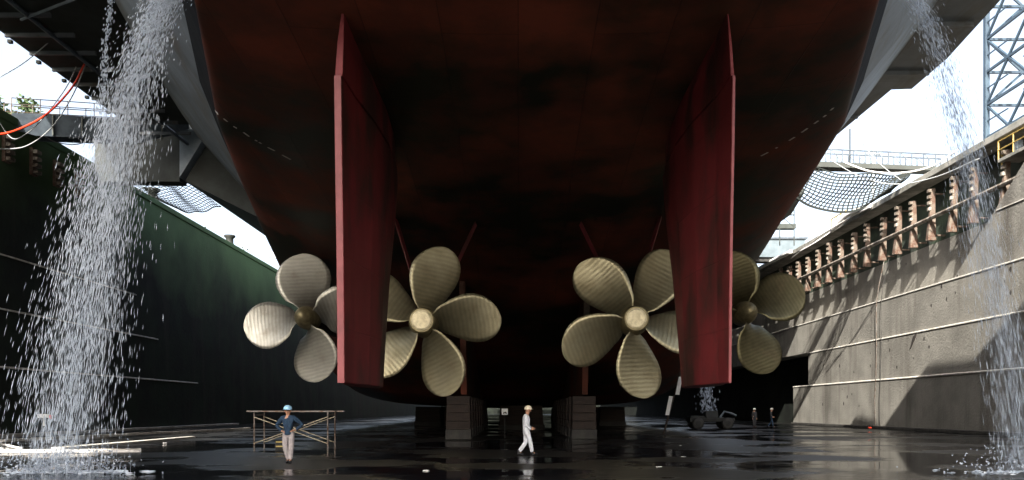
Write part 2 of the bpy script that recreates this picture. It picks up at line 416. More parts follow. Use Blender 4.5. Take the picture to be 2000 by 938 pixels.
def section(Z, n=40):
    B, k, m = lerp(Z, TB), lerp(Z, TK), lerp(Z, TM); out = []
    for j in range(n + 1):
        a = -math.pi / 2 + math.pi * j / n
        x = B * math.copysign(abs(math.sin(a)) ** (2 / m), a)
        z = WL - (WL - k) * abs(math.cos(a)) ** (2 / m)
        out.append((lerp(Z, TC) + x, Z, H(z)))
    return out
st = [4, 6, 8, 9.5, 10.5, 12, 14, 16.5, 18, 20, 22, 24, 26, 28, 31, 34, 37, 40, 43, 46, 50, 54, 58, 62, 66, 70, 74, 80, 90, 110, 150, 200, 230, 250, 270, 283, 295]
mb = MB(); n = 41
for Z in st: mb.v += section(Z)
for i in range(len(st) - 1):
    for j in range(n - 1): mb.f.append((i * n + j, (i + 1) * n + j, (i + 1) * n + j + 1, i * n + j + 1))
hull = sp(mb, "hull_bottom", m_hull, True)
bvh = BVHTree.FromPolygons([Vector(v) for v in mb.v], mb.f)
def side(t1, t2, name, m, cap=False):
    mb = MB(); k = len(st)
    for sgn in (-1, 1):
        b = len(mb.v)
        for Z in st:
            c0 = lerp(Z, TC); mb.v.append((c0 + sgn * t1(Z)[0], Z, H(t1(Z)[1]))); mb.v.append((c0 + sgn * t2(Z)[0], Z, H(t2(Z)[1])))
        for i in range(k - 1): mb.f.append((b + 2 * i, b + 2 * i + 1, b + 2 * i + 3, b + 2 * i + 2))
    b = len(mb.v); Z = st[0]                       # transom piece
    a, c = t1(Z), t2(Z)
    mb.v += [(SX - a[0], Z, H(a[1])), (SX + a[0], Z, H(a[1])), (SX + c[0], Z, H(c[1])), (SX - c[0], Z, H(c[1]))]
    mb.f.append((b, b + 1, b + 2, b + 3))
    return sp(mb, name, m)
fl = [(4, 1), (9.5, 1.5), (16.5, 2.5), (22, 4.2), (30, 5.2), (57, 5.2), (62, .8), (300, .8)]
side(lambda Z: (lerp(Z, TB), WL), lambda Z: (lerp(Z, TB) + (.65 if Z < 50 else .25), WL + 1.4), "boot_topping", m_boot)
side(lambda Z: (lerp(Z, TB) + (.65 if Z < 50 else .25), WL + 1.4), lambda Z: (lerp(Z, TB) + lerp(Z, fl), 18), "side_plating", m_grey)
side(lambda Z: (lerp(Z, TB) + lerp(Z, fl), 18), lambda Z: (lerp(Z, TB) + lerp(Z, fl) * .45, 24), "upper_side_plating", m_grey)
# flight deck; unseen aft and port outline shaped to cast shade
sp(MB().prismz([(-27, -16), (23.3, -16), (23.3, 24.5), (21.85, 25.5), (21.85, 31.7), (19, 32.5), (19, 295), (-19, 295), (-19, 62), (-32.3, 61), (-32.3, 40), (-27, 32)], H(24), H(25.4)), "flight_deck", m_dark)
# starboard gallery with its stepped edge
g = MB().prismz([(12, 24), (18, 27), (21.2, 36), (22.0, 42.0), (22.1, 46), (21.0, 46.1), (20.85, 57), (16, 60), (12, 60)], H(18), H(20.5))
sp(g, "starboard_gallery", m_grey)
g = MB()
for z, w in ((38, 21.3), (43.5, 22), (50, 20.9), (54, 20.9)):
    g.span((15, z, H(17.78)), (w - .15, z + .16, H(17.998)))
g.span((17.2, 30, H(17.86)), (17.4, 58, H(17.998)))
sp(g, "deck_beam", m_grey)
# port gallery
g = MB().prismz([(-12, 24), (-18, 27), (-24, 32), (-26, 36), (-26, 54.6), (-12, 54.6)], H(19), H(21))
sp(g, "port_gallery", m_dark)
for k in range(11):
    z = 35 + k * 2.1
    sp(MB().span((-25.9, z, H(18.8)), (-22.4, z + .14, H(18.998))), "deck_beam", m_grey)
sp(MB().tube([(-23.4, 34, H(18.8)), (-23.4, 58, H(18.8))], .12), "deck_pipe", m_gang)
sp(MB().tube([(-19.5, 37, H(18.75)), (-23.9, 39.4, H(18.75))], .07), "fluorescent_tube", m_pale)
for k in range(9):
    sp(MB().span((-26.2, 37 + k * 2.5, H(18.82)), (-26.0, 37.2 + k * 2.5, H(18.98))), "edge_bracket", m_dark)
# sponsons under the port side
g = MB().prismz([(-31.0, 60), (-24.8, 60), (-24.8, 61.3), (-31.0, 61.0)], H(16.7), H(21.2)); sp(g, "boat_sponson", m_dark)
g = MB()
g.add([(-24.8, 60, H(17.0)), (-22.4, 60, H(20.9)), (-24.8, 60, H(20.9)), (-24.8, 64, H(17.0)), (-22.4, 64, H(20.9)), (-24.8, 64, H(20.9))],
      [(0, 1, 2), (3, 5, 4), (0, 3, 4, 1), (0, 2, 5, 3), (1, 4, 5, 2)]); sp(g, "sponson_bracket", m_pale)
g = MB()
zz = [(60.5, 0), (130, 0)]
for Z in (60.5, 130):
    B = lerp(Z, TB)
    g.v += [(-24.6, Z, H(16.9)), (-22.2, Z, H(20.9)), (SX - B - .4, Z, H(19)), (SX - B - .3, Z, H(12.8)), ]
g.f += [(0, 1, 2, 3), (4, 7, 6, 5), (0, 4, 5, 1), (1, 5, 6, 2), (2, 6, 7, 3), (3, 7, 4, 0)]
sp(g, "port_sponson", m_dark)
g = MB().prismz([(15, 76), (26.5, 76), (28, 84), (28, 200), (15, 200)], H(20), H(22)); sp(g, "forward_sponson", m_dark)  # run lengthened forward to cast shade on the far wall
# draught marks: white dashes that follow the plating
def cast(px, py):
    dr = Vector(((px - VX) / F, 1, (VY - py) / F)).normalized()
    hit = bvh.ray_cast(Vector((0, 0, CAMZ)), dr); return hit
def hull_strip(p0, p1, w, name, m):
    a, b = cast(*p0), cast(*p1)
    if a[0] is None or b[0] is None: return
    nn = a[1] if a[1].dot(Vector((0, -1, 0))) > 0 else -a[1]
    dd = (b[0] - a[0]).normalized(); s = nn.cross(dd).normalized() * w
    o = nn * .02
    mb = MB().add([a[0] - s + o, b[0] - s + o, b[0] + s + o, a[0] + s + o], [(0, 1, 2, 3)])
    sp(mb, name, m)
for a, b in (((421, 216), (427, 223)), ((437, 231), (445, 237)), ((456, 246), (463, 250)), ((476, 258), (487, 266)), ((498, 273), (503, 275)), ((506, 277), (511, 280)), ((523, 287), (537, 294)), ((551, 302), (568, 311)),
             ((1486, 304), (1500, 297)), ((1515, 289), (1518, 287)), ((1541, 274), (1552, 267)), ((1565, 258), (1577, 250)), ((1590, 241), (1598, 235)), ((1608, 228), (1613, 224)), ((1622, 215), (1627, 210))):
    hull_strip(a, b, .05, "draught_mark", m_nose)
# skegs
for sx in (-3.55, 3.25):
    mb = MB().prism([(44.5, H(7.0)), (46, H(.84)), (76, H(.84)), (76, H(1.5)), (64, H(3)), (52, H(7.0))], SX + sx - .16, SX + sx + .16)
    sp(mb, "skeg", m_hull)
# rudders
def rudder(sgn, x, te, name="rudder"):
    tab = [(.70, 21.5, 27.3), (2.5, 21.45, 28.1), (4.6, 21.35, 29.1), (6.7, 21.2, 30.4), (8.6, 21.1, 31.2)]
    prof = [(0, te), (.15, te + .12), (.35, .7), (.58, .88), (.8, .68), (.93, .36), (1, .06)]
    mb = MB(); k = len(prof); nn = 2 * k
    for h, z0, z1 in tab:
        for s, t in prof: mb.v.append((x + t / 2, z0 + (z1 - z0) * s, H(h)))
        for s, t in reversed(prof): mb.v.append((x - t / 2, z0 + (z1 - z0) * s, H(h)))
    for i in range(len(tab) - 1):
        for j in range(nn):
            mb.f.append((i * nn + j, i * nn + (j + 1) % nn, (i + 1) * nn + (j + 1) % nn, (i + 1) * nn + j))
    mb.f.append(tuple(range(nn))); mb.f.append(tuple(range((len(tab) - 1) * nn, len(tab) * nn)))
    r = sp(mb, name, m_rudder, bevel=.03)
    mb = MB()
    for h, z0, z1 in tab: mb.v += [(x - te / 2 + .015, z0 - .012, H(h)), (x + te / 2 - .015, z0 - .012, H(h)), (x + te / 2 - .015, z0 + .03, H(h)), (x - te / 2 + .015, z0 + .03, H(h))]
    for i in range(len(tab) - 1):
        for j in range(4): mb.f.append((4 * i + j, 4 * i + (j + 1) % 4, 4 * i + 4 + (j + 1) % 4, 4 * i + 4 + j))
    mb.f.append((0, 1, 2, 3)); mb.f.append((16, 17, 18, 19))
    mb.build("trailing_edge", m_redge, r)
    # horn above the blade, faired into the counter
    mb = MB(); tab2 = [(8.66, 21.25, 30.6), (9.6, 21.45, 30.6), (10.6, 21.75, 30.6)]
    for h, z0, z1 in tab2:
        for s, t in prof: mb.v.append((x + t * .5 * (1 if h < 9 else .85 if h < 10 else .3), z0 + (z1 - z0) * s, H(h)))
        for s, t in reversed(prof): mb.v.append((x - t * .5 * (1 if h < 9 else .85 if h < 10 else .3), z0 + (z1 - z0) * s, H(h)))
    for i in range(2):
        for j in range(nn):
            mb.f.append((i * nn + j, i * nn + (j + 1) % nn, (i + 1) * nn + (j + 1) % nn, (i + 1) * nn + j))
    mb.f.append(tuple(range(nn))); mb.f.append(tuple(range(2 * nn, 3 * nn)))
    o = mb.build("rudder_horn", m_rudder, r)
    mb = MB()
    for (h, z0, z1), k_ in zip(tab2, (1, .85, .3)):
        w_ = te / 2 * k_ - .012 * k_; mb.v += [(x - w_, z0 - .012, H(h)), (x + w_, z0 - .012, H(h)), (x + w_, z0 + .03, H(h)), (x - w_, z0 + .03, H(h))]
    for i in range(2):
        for j in range(4): mb.f.append((4 * i + j, 4 * i + (j + 1) % 4, 4 * i + 4 + (j + 1) % 4, 4 * i + 4 + j))
    mb.f.append((0, 1, 2, 3)); mb.f.append((8, 9, 10, 11))
    mb.build("horn_edge", m_redge, r)
    return r
rl = rudder(-1, -4.65, .2); rr_ = rudder(1, 5.56, .09)
# propellers
def blade_mesh(name, Rr, rh, wmax, pitch, hand, skew=.12, tipk=1.0):
    NR, NC = 22, 10; vs = []; fs = []
    shape = [(0, .40), (.12, .47), (.25, .62), (.4, .81), (.55, .95), (.68, 1.0), (.8, .93), (.88, .78), (.94, .58), (.98, .35), (1, .08)]
    for face in (1, -1):
        for i in range(NR + 1):
            u = i / NR; u = 1 - (1 - u) ** 1.5 if u > 0 else 0
            r = rh + (Rr - rh) * u; w = wmax * lerp(u, shape)
            th0 = skew * (u ** 2 - .25 * u) * hand
            tp = min(pitch / (2 * math.pi * max(r, .8)), 1.15)
            for j in range(NC + 1):
                s = -.5 + j / NC
                tcoord = s * w; th = th0 + tcoord / max(r, wmax * .42)
                thick = (.13 * (1 - u) + .02) * (1 - (2 * s) ** 2) ** .5 + .012
                ax = hand * tcoord * tp + .05 * u
                vs.append((r * math.cos(th), face * thick / 2 * -1 + ax, r * math.sin(th)))
    m = NC + 1; T = (NR + 1) * m
    for i in range(NR):
        for j in range(NC):
            fs.append((i * m + j, i * m + j + 1, (i + 1) * m + j + 1, (i + 1) * m + j))
            fs.append((T + i * m + j, T + (i + 1) * m + j, T + (i + 1) * m + j + 1, T + i * m + j + 1))
        for j in (0, NC):
            fs.append((i * m + j, (i + 1) * m + j, T + (i + 1) * m + j, T + i * m + j))
    for j in range(NC): fs.append((NR * m + j, NR * m + j + 1, T + NR * m + j + 1, T + NR * m + j))
    mb = MB(); mb.add(vs, fs); return mb.mesh(name, True)
def propeller(c, angs, Rr, wmax, pitch, hand, mat, dome, skew):
    mb = MB()
    if dome:
        mb.lathe([(.10, -1.35), (.3, -1.2), (.46, -.9), (.58, -.45), (.62, 0), (.6, .6)], (0, 0, 0))
    else:
        mb.lathe([(.50, -.72), (.56, -.66), (.6, -.3), (.66, .1), (.64, .65)], (0, 0, 0))
    hub = mb.build("propeller", m_hub, ship, True); hub.location = Vector(c) + ship_off
    e = hub.modifiers.new("edge", 'EDGE_SPLIT'); e.split_angle = R(45)
    if not dome:
        cp = MB().lathe([(.06, -.775), (.36, -.77), (.435, -.745), (.44, -.72)], (0, 0, 0)).build("hub_cap", m_cap, hub, False)
    me = blade_mesh("blade", Rr, .45, wmax, pitch, hand, skew); me.materials.append(mat)
    for a in angs:
        b = lk(bpy.data.objects.new("blade", me)); b.parent = hub; b.rotation_euler = (0, -R(a), 0)
    # shaft and bossing
    sh = MB().lathe([(.42, .6), (.46, 1.0), (.62, 1.1), (.62, 2.4), (.42, 2.5), (.42, 24)], (0, 0, 0), n=16).build("shaft", m_hull, hub, True)
    return hub
def struts(c, tops):
    for t in tops:
        a = Vector((c[0], c[1] + 1.7, c[2])); b = Vector(t); mb = MB()
        d = (b - a).normalized(); s = d.cross(Vector((0, 1, 0))).normalized()
        w = .5; th = .09
        vs = []
        for p in (a, b):
            vs += [p - Vector((0, w, 0)), p + s * th, p + Vector((0, w, 0)), p - s * th]
        mb.add(vs, [(0, 1, 5, 4), (1, 2, 6, 5), (2, 3, 7, 6), (3, 0, 4, 7)]); sp(mb, "shaft_strut", m_redstrut)
ZI, ZO = 35.5, 43.0
cil = (-4.1, ZI, H(3.79)); cir = (5.02, ZI, H(3.86)); col = (-11.05, ZO, H(4.8)); cor = (11.85, ZO, H(5.05))
propeller(cil, [79, 7, -65, -137, 151], 3.38, 2.12, 6.4, -1, m_bronze, False, .14)
propeller(cir, [57, 129, 201, 273, 345], 3.42, 2.15, 6.4, 1, m_bronze, False, .14)
propeller(col, [98, 192, 283, 12], 3.4, 2.8, 6.6, -1, m_bronze2, True, .12)
propeller(cor, [22, 107, 200, 290], 3.42, 2.8, 6.6, 1, m_bronzed, True, .12)
struts(cil, [(-5.75, 37.4, H(9.2)), (-1.6, 37.4, H(9.2))]); struts(cir, [(6.6, 37.4, H(9.2)), (2.5, 37.4, H(9.2))])
struts(col, [(-10.7, 45, H(9.6)), (-8.6, 45, H(8.6))]); struts(cor, [(11.5, 45, H(9.6)), (9.5, 45, H(8.6))])

# ------------------------------------------------------------------ keel blocks
def keel_block(x, y, label):
    k = thing("keel_block", (x, y, 0), label, "keel block", "docking blocks under the ship")
    MB().span((-.72, -.7, .004), (.72, .7, .55)).build("concrete_base", m_conc, k, bevel=.03)
    for i in range(4):
        z0 = .555 + i * .47; MB().span((-.68 + .01 * i, -.65, z0), (.68 - .01 * i, .65, z0 + .46)).build("timber_tier", m_keel, k, bevel=.02)
    return k
kb = keel_block(-3.36, 46.6, "brown timber keel block on pale concrete base, left of the walking man in white")
kb2 = keel_block(3.74, 47.0, "brown timber keel block on pale concrete base, right of the walking man in white")
for sx, w in ((-3.4, "left"), (3.72, "right")):
    for i in range(1, 9):
        c = copy_tree(kb); c.location = (sx, 46.8 + 3.1 * i, 0)
        c["label"] = "dark keel block hidden in the row behind the front %s keel block" % w
        c["group"] = "keel block row behind the %s front block" % w

for i in range(14):
    c = copy_tree(kb2); c.location = (.25, 66 + 2.9 * i, 0); c.scale = (2.6, 1, .82)
    c["label"] = "wide dark keel block on the ship's centre line far behind the walking man"; c["group"] = "centre line keel blocks"
for sx, w in ((-9.2, "left"), (9.6, "right"), (-6.4, "inner left"), (6.8, "inner right")):
    for i in range(16):
        c = copy_tree(kb2); c.location = (sx, 84 + 3.4 * i + (1.4 if abs(sx) < 8 else 0), 0); c.scale = (1.9, 1, .8)
        c["label"] = "dark bilge block deep under the hull in the %s row" % w; c["group"] = "bilge blocks in the %s row" % w
# ------------------------------------------------------------------ fenders on the right wall
def fender(loc):
    f = thing("fender_post", loc, "fender", "fender", "rusty fender posts on the sunlit dock wall")
    MB().prism([(-.13, 4.0), (.13, 4.0), (.13, 2.0), (.22, .15), (.22, 0), (-.22, 0), (-.22, .15), (-.13, 2.0)], -.18, .1).build("steel_channel", m_rust, f)
    # the front face leans out to a foot
    o = MB().add([(-.18, -.1, 4.0), (-.18, .1, 4.0), (-.18, -.2, .02), (-.18, .2, .02), (-.3, -.11, 2.2), (-.3, .11, 2.2), (-.5, -.2, .1), (-.5, .2, .1), (-.5, -.2, 0), (-.5, .2, 0)],
             [(0, 1, 5, 4), (4, 5, 7, 6), (6, 7, 9, 8), (0, 4, 6, 8, 2), (1, 3, 9, 7, 5), (2, 8, 9, 3)]).build("lower_bracket", m_rust, f)
    for i in range(4): MB().span((-.42, -.15, 2.3 + .47 * i), (-.19, .15, 2.55 + .47 * i)).build("fender_timber", m_timber, f, bevel=.02)
    for z in (.4, 3.6): MB().tube([(.1, 0, z), (.9, 0, z)], .07).build("tie_bar", m_rust, f)
    return f
fz = [53.2, 56.8, 59.6, 62.6, 65.4, 68.2, 71.0]; z = 71.0
while z < 150: z += 3.05; fz.append(z)
f0 = None
names = ["nearest rusty fender post on right wall, below the yellow railing", "second rusty fender post from the yellow railing on the right wall",
         "third rusty fender post from the yellow railing on the right wall", "fourth rusty fender post from the yellow railing on the right wall",
         "fifth rusty fender post from the yellow railing on the right wall", "sixth rusty fender post from the yellow railing on the right wall",
         "seventh rusty fender post from the yellow railing, above the hanging ropes"]
ords = ["eighth", "ninth", "tenth", "eleventh", "twelfth", "thirteenth", "fourteenth", "fifteenth", "sixteenth", "seventeenth", "eighteenth", "nineteenth", "twentieth"]
for i, z in enumerate(fz):
    loc = (31.74, z, H(12.9))
    if f0 is None: f = f0 = fender(loc)
    else: f = copy_tree(f0); f.location = loc
    rf = random.Random(i); f.rotation_euler = (R(rf.uniform(-2, 2)), R(rf.uniform(-1.5, 1.5)), R(rf.uniform(-5, 5))); f.scale = (1, rf.uniform(.82, 1.12), rf.uniform(.93, 1.03))
    j = i - 7
    f["label"] = names[i] if i < 7 else ("%s rusty fender post from the yellow railing on the right wall" % ords[j] if j < len(ords) else "small far rusty fender post beyond the twentieth on the right wall")
tag(MB().tube([(31.36, 50.9, H(14.55)), (31.36, 153, H(14.55))], .17, 8).build("waling_rail", m_timber), "long weathered horizontal rail crossing all fender posts on the right wall", "rail")
# left wall: short ladder like fenders
lab = ["leftmost short ladder-like fender high on the dark left wall", "short ladder-like fender, second from the left on the dark left wall",
       "short ladder-like fender, third from the left on the dark left wall", "short ladder-like fender beside the waterfall on the dark left wall"]
l0 = None
for i, px in enumerate((15, 68, 113, 155)):
    z = F * 31 / (VX - px)
    if l0 is None:
        l0 = thing("wall_fender", (0, 0, 0), "", "fender", "short fenders on the dark dock wall")
        MB().span((-.0, -.3, 0), (.22, .3, 1.75)).build("back_plate", m_rust, l0)
        for k in range(4): MB().span((.22, -.26, .08 + .43 * k), (.5, .26, .3 + .43 * k)).build("fender_timber", m_timber, l0, bevel=.02)
        f = l0
    else: f = copy_tree(l0)
    f.location = (-31.18, z, H(15.0)); f["label"] = lab[i]

# ------------------------------------------------------------------ hanging ropes and hoses
def cable(pts, r, m, name, label, cat, group=None, sub=8, n=6):
    pts = [Vector(p) for p in pts]; out = []
    P = [pts[0] * 2 - pts[1]] + pts + [pts[-1] * 2 - pts[-2]]
    for i in range(1, len(P) - 2):
        for k in range(sub):
            t = k / sub; a, b, c, d = P[i - 1], P[i], P[i + 1], P[i + 2]
            out.append(.5 * ((2 * b) + (-a + c) * t + (2 * a - 5 * b + 4 * c - d) * t * t + (-a + 3 * b - 3 * c + d) * t ** 3))
    out.append(pts[-1])
    return tag(MB().tube(out, r, n).build(name, m, smooth=True), label, cat, group)
def at(px, py, d): return ((px - VX) / F * d, d, (VY - py) / F * d + CAMZ)
cable([at(165, 125, 45.0), at(140, 172, 45.8), at(95, 220, 46.6), at(50, 247, 47.4), at(0, 262, 48), (-31.4, 48, H(16.6)), (-31.6, 47.5, H(18.2))], .06, m_orange,
      "air_hose", "orange hose hanging in a curve from the port gallery to the left quay", "hose")
cable([at(155, 115, 45.2), at(130, 170, 46.0), at(85, 230, 47), at(50, 262, 47.8), at(20, 268, 48.6), (-31.6, 49, H(18.15))], .03, m_wire, "electric_cable", "thin grey cable hanging just left of the orange hose", "cable")
cable([at(168, 126, 45.2), at(140, 190, 46.5), at(100, 250, 47.8), at(50, 286, 48.2), at(0, 291, 48.6), (-31.1, 48.8, H(15.6)), (-31.3, 48.8, H(18.2))], .035, m_wire, "electric_cable", "thin grey cable looping below the orange hose", "cable")
cable([at(110, 70, 42), at(48, 122, 44), at(-10, 156, 46), (-31.6, 47, H(18.15))], .03, m_wire, "mooring_wire", "straight thin wire running from the gallery to the far left edge", "wire")
cable([at(80, 262, 53), at(110, 278, 54), at(150, 282, 55.2), at(185, 270, 56.3)], .04, m_wire, "electric_cable", "thin cable sagging under the blue grey gangway", "cable")
# right: sagging bundles between ship and quay
cable([at(1650, 318, 62), at(1700, 335, 61), at(1760, 338, 60), at(1820, 325, 58.5), at(1872, 292, 57)], .07, m_paleh, "shore_cable", "thick pale cable sagging along the top of the right wall", "cable")
cable([at(1610, 305, 64), at(1680, 345, 62), at(1750, 360, 60.6), at(1830, 345, 58.6), at(1912, 310, 55.4)], .035, m_wire, "shore_cable", "thin grey cable sagging lowest below the right quay edge", "cable")
cable([at(1665, 245, 64), at(1700, 300, 63.5), at(1730, 330, 63), at(1760, 352, 62)], .03, m_wire, "shore_cable", "thin grey cable dropping beside the footbridge from the ship", "cable")
cable([at(1690, 225, 70), at(1712, 262, 70), at(1740, 305, 70)], .03, m_wire, "stay_wire", "thin stay wire above the right end of the footbridge", "wire")
cable([at(1560, 492, 84), at(1590, 475, 82), at(1630, 448, 80), at(1665, 422, 76), at(1700, 405, 71.5)], .06, m_paleh, "shore_cable", "pale cable looping over the tops of the farther fenders", "cable")
cable([at(1545, 505, 92), at(1580, 478, 84.5), at(1610, 455, 80.5), at(1655, 428, 77)], .05, m_paleh, "shore_cable", "pale cable crossing beneath the looped one at the farther fenders", "cable")
cable([at(1450, 545, 113), at(1480, 526, 106), at(1512, 508, 99), at(1545, 492, 93)], .24, m_white, "hose_bundle", "white wrapped hose bundle along the far quay edge", "hose")
cable([at(1625, 450, 80.2), at(1650, 425, 77.5), at(1672, 412, 75), at(1700, 402, 72.2)], .24, m_white, "hose_bundle", "white wrapped hose bundle over the quay edge near the net", "hose")
# ropes down the face of the right wall
for px, lb in ((1712, "rope hanging straight down the sunlit wall, nearer the stern"), (1721, "second rope hanging straight down the sunlit wall, nearer the camera")):
    d = F * 30.8 / (px - VX)
    cable([(31.45, d, H(12.8)), (30.83, d, H(9.4)), (30.8, d, H(6)), (30.78, d + .1, H(2.6)), (30.8, d + .35, H(1)), (30.74, d + .1, .1)], .022, m_scaf if px < 1715 else m_black, "wall_rope", lb, "rope")
tag(MB().ball((30.2, 70.3, .1), (.2, .18, .1)).build("rag_heap", m_orange), "small orange bundle at the foot of the hanging ropes", "bundle")

# ------------------------------------------------------------------ gangway on the left
gw = thing("gangway", (-31.4, 51.5, H(18.1)), "blue grey plate girder gangway with handrails from left quay to ship", "gangway")
a = Vector((-31.9, 51.2, H(18.25))); b = Vector((-24.3, 59.6, H(20.6))); dv = b - a; L = dv.length
o0 = Vector((31.4, -51.5, -H(18.1)))
nv = Vector((dv.y, -dv.x, 0)).normalized(); 
def gp(t, w, z): 
    p = a + dv * t + nv * w; return Vector((p.x, p.y, p.z + z)) + o0
for w in (.75, -.75):
    mb = MB(); prof = [(0, -.9, .1), (.12, -1.25, .15), (.7, -1.3, .1), (1, -.35, 0)]
    vs = []
    for t, lo_, hi_ in prof: vs += [gp(t, w, lo_), gp(t, w, hi_), gp(t, w - .06, lo_), gp(t, w - .06, hi_)]
    fs = []
    for i in range(3):
        k = 4 * i; fs += [(k, k + 4, k + 5, k + 1), (k + 2, k + 3, k + 7, k + 6), (k, k + 2, k + 6, k + 4), (k + 1, k + 5, k + 7, k + 3)]
    fs += [(0, 1, 3, 2), (12, 14, 15, 13)]
    mb.add(vs, fs); mb.build("plate_girder", m_gang, gw)
    mb = MB()
    for hz in (.55, 1.05): mb.tube([gp(0, w * .95, hz), gp(1, w * .95, hz)], .03)
    for k in range(8): mb.tube([gp(k / 7, w * .95, 0), gp(k / 7, w * .95, 1.05)], .03)
    mb.build("handrail", m_scaf, gw)
for k in range(1, 6):
    t = .05 + k * .155
    mb = MB().tube([gp(t, .8, -1.2), gp(t, .8, .12)], .06, 4); mb.build("stiffener", m_dark, gw)
mb = MB(); mb.add([gp(0, .7, 0), gp(1, .7, 0), gp(1, -.7, 0), gp(0, -.7, 0), gp(0, .7, -.08), gp(1, .7, -.08), gp(1, -.7, -.08), gp(0, -.7, -.08)],
                  [(0, 1, 2, 3), (7, 6, 5, 4), (0, 4, 5, 1), (1, 5, 6, 2), (2, 6, 7, 3), (3, 7, 4, 0)]); mb.build("walkway", m_dark, gw)

# ------------------------------------------------------------------ nets
def net(name, corners, nu, nv_, sag, r, label, bulge=0):
    A, B, C, D = [Vector(c) for c in corners]; mb = MB()
    def P(u, v):
        p = (A * (1 - u) + B * u) * (1 - v) + (D * (1 - u) + C * u) * v
        p.z -= sag * math.sin(math.pi * u) * (.3 + .7 * v); p.y += .25 * math.sin(9 * u + 5 * v) + bulge * math.sin(math.pi * v)
        p.x += .12 * math.sin(7 * v + 11 * u); p.z += .1 * math.sin(13 * u + 3 * v); return p
    for i in range(nu + 1): mb.tube([P(i / nu, j / nv_) for j in range(nv_ + 1)], r, 4)
    for j in range(nv_ + 1): mb.tube([P(i / nu, j / nv_) for i in range(nu + 1)], r * (2 if j == nv_ else 1), 4)
    return tag(mb.build(name, m_net), label, "net")
net("safety_net", [at(255, 367, 66), at(347, 348, 64), at(432, 402, 68), at(352, 412, 69)], 20, 13, .3, .028, "pale mesh safety net bulging under the port sponson against the sky")
net("safety_net", [at(1570, 322, 66), at(1785, 335, 66), at(1745, 372, 67), at(1525, 365, 67)], 28, 11, 1.9, .055, "dark rope net sagging below the footbridge on the right")

# ------------------------------------------------------------------ footbridge right
fb = thing("footbridge", (25, 68, H(20)), "dark latticed footbridge with railings spanning from the hull to the right quay", "footbridge")
o0 = Vector((-25, -68, -H(20)))
A = Vector(at(1575, 318, 68)); B = Vector(at(1845, 330, 66))
def fp(t, z, y=0): p = A + (B - A) * t; return Vector((p.x, p.y + y, p.z + z)) + o0
mb = MB(); mb.add([fp(0, -.45, -.5), fp(1, -.3, -.5), fp(1, 0, -.5), fp(0, 0, -.5), fp(0, -.45, .7), fp(1, -.3, .7), fp(1, 0, .7), fp(0, 0, .7)],
       [(0, 1, 2, 3), (7, 6, 5, 4), (0, 4, 5, 1), (1, 5, 6, 2), (2, 6, 7, 3), (3, 7, 4, 0)]); mb.build("walkway", m_dark, fb)
for y in (-.45, .65):
    mb = MB(); mb.tube([fp(0, 1.05, y), fp(1, 1.0, y)], .06)
    for k in range(13):
        mb.tube([fp(k / 12, 0, y), fp(k / 12, 1.05, y)], .05, 4)
        if k < 12: mb.tube([fp(k / 12, 0, y), fp((k + 1) / 12, 1.05, y)] if k % 2 else [fp(k / 12, 1.05, y), fp((k + 1) / 12, 0, y)], .03, 4)
    mb.build("railing", m_gang, fb)
for px, top in ((1660, 252), (1563, 268)):
    mb = MB().tube([Vector(at(px, 320, 67.4)) + o0, Vector(at(px, top, 67.4)) + o0], .06); mb.build("hanger_post", m_dark, fb)
# little derrick on the far right quay
dk = thing("deck_derrick", (52, 120, ZT), "small pale derrick post far away above the footbridge", "derrick")
MB().tube([(0, 0, 0), (0, 0, 22.2)], .22).build("mast", m_pale, dk)
MB().tube([(0, 0, 18), (-1.6, 0, 21.3)], .12).build("jib", m_pale, dk)
mb = MB()
for k in range(4): mb.tube([(-.9 + .6 * k, 0, 15.5), (-.9 + .6 * k, 0, 19.3)], .06, 4)
mb.span((-1.1, -.3, 17.2), (1.2, .3, 17.4)); mb.span((-1.1, -.3, 19.2), (1.2, .3, 19.35)); mb.build("platform", m_pale, dk)
# far blue-grey crane carriage with its round hole, scaffolding before it
cg = thing("crane_carriage", (38.5, 100, ZT), "pale blue box girder with a round hole beyond the far right quay", "girder")
o0 = Vector((-38.5, -100, -ZT))
x0, x1 = (1440 - VX) / F * 100, (1572 - VX) / F * 100
z0, z1 = H((800 - 502) / 16), H((800 - 467) / 16)
MB().span((x0 - 38.5, 0, z0 - ZT), (x1 - 38.5, 2, z1 - ZT)).build("box_girder", m_girder, cg)
MB().span((x0 - 38.5, -.25, z1 - ZT + .004), (x1 - 38.2, 2.2, z1 - ZT + .25)).build("top_flange", m_gang, cg)
MB().span((x0 - 38.5, .3, z0 - ZT - .5), (x1 - 38.7, 1.8, z0 - ZT - .004)).build("bottom_flange", m_black, cg)
hx = (1481 - VX) / F * 100 - 38.5; hz = H((800 - 482.5) / 16) - ZT
MB().lathe([(.42, -.03), (.42, .2)], (hx, 0, hz), n=20).build("round_hole", m_black, cg)
MB().span((x1 - 39.0, .3, -1), (x1 - 38.7, 1.8, z0 - ZT + .2)).build("support_leg", m_girder, cg)
sc_ = thing("staging_tower", (29.8, 92, H(15)), "thin scaffold staging hanging beside the hull above the blue girder", "scaffold")
o0 = Vector((-29.8, -92, -H(15)))
mb = MB()
for px in (1523, 1551): mb.tube([Vector(at(px, 400, 92)) + o0, Vector(at(px, 480, 92)) + o0], .06)
mb.build("upright", m_dark, sc_)
mb = MB()
for py in (420,): mb.tube([Vector(at(1508, py, 92)) + o0, Vector(at(1552, py, 92)) + o0], .07)
mb.tube([Vector(at(1522, 420, 92)) + o0, Vector(at(1551, 443, 92)) + o0], .04); mb.build("ledger", m_dark, sc_)
mb = MB().span(tuple(Vector(at(1495, 446, 92)) + o0), tuple(Vector(at(1549, 441, 93)) + o0)); mb.build("plank_platform", m_dark, sc_)

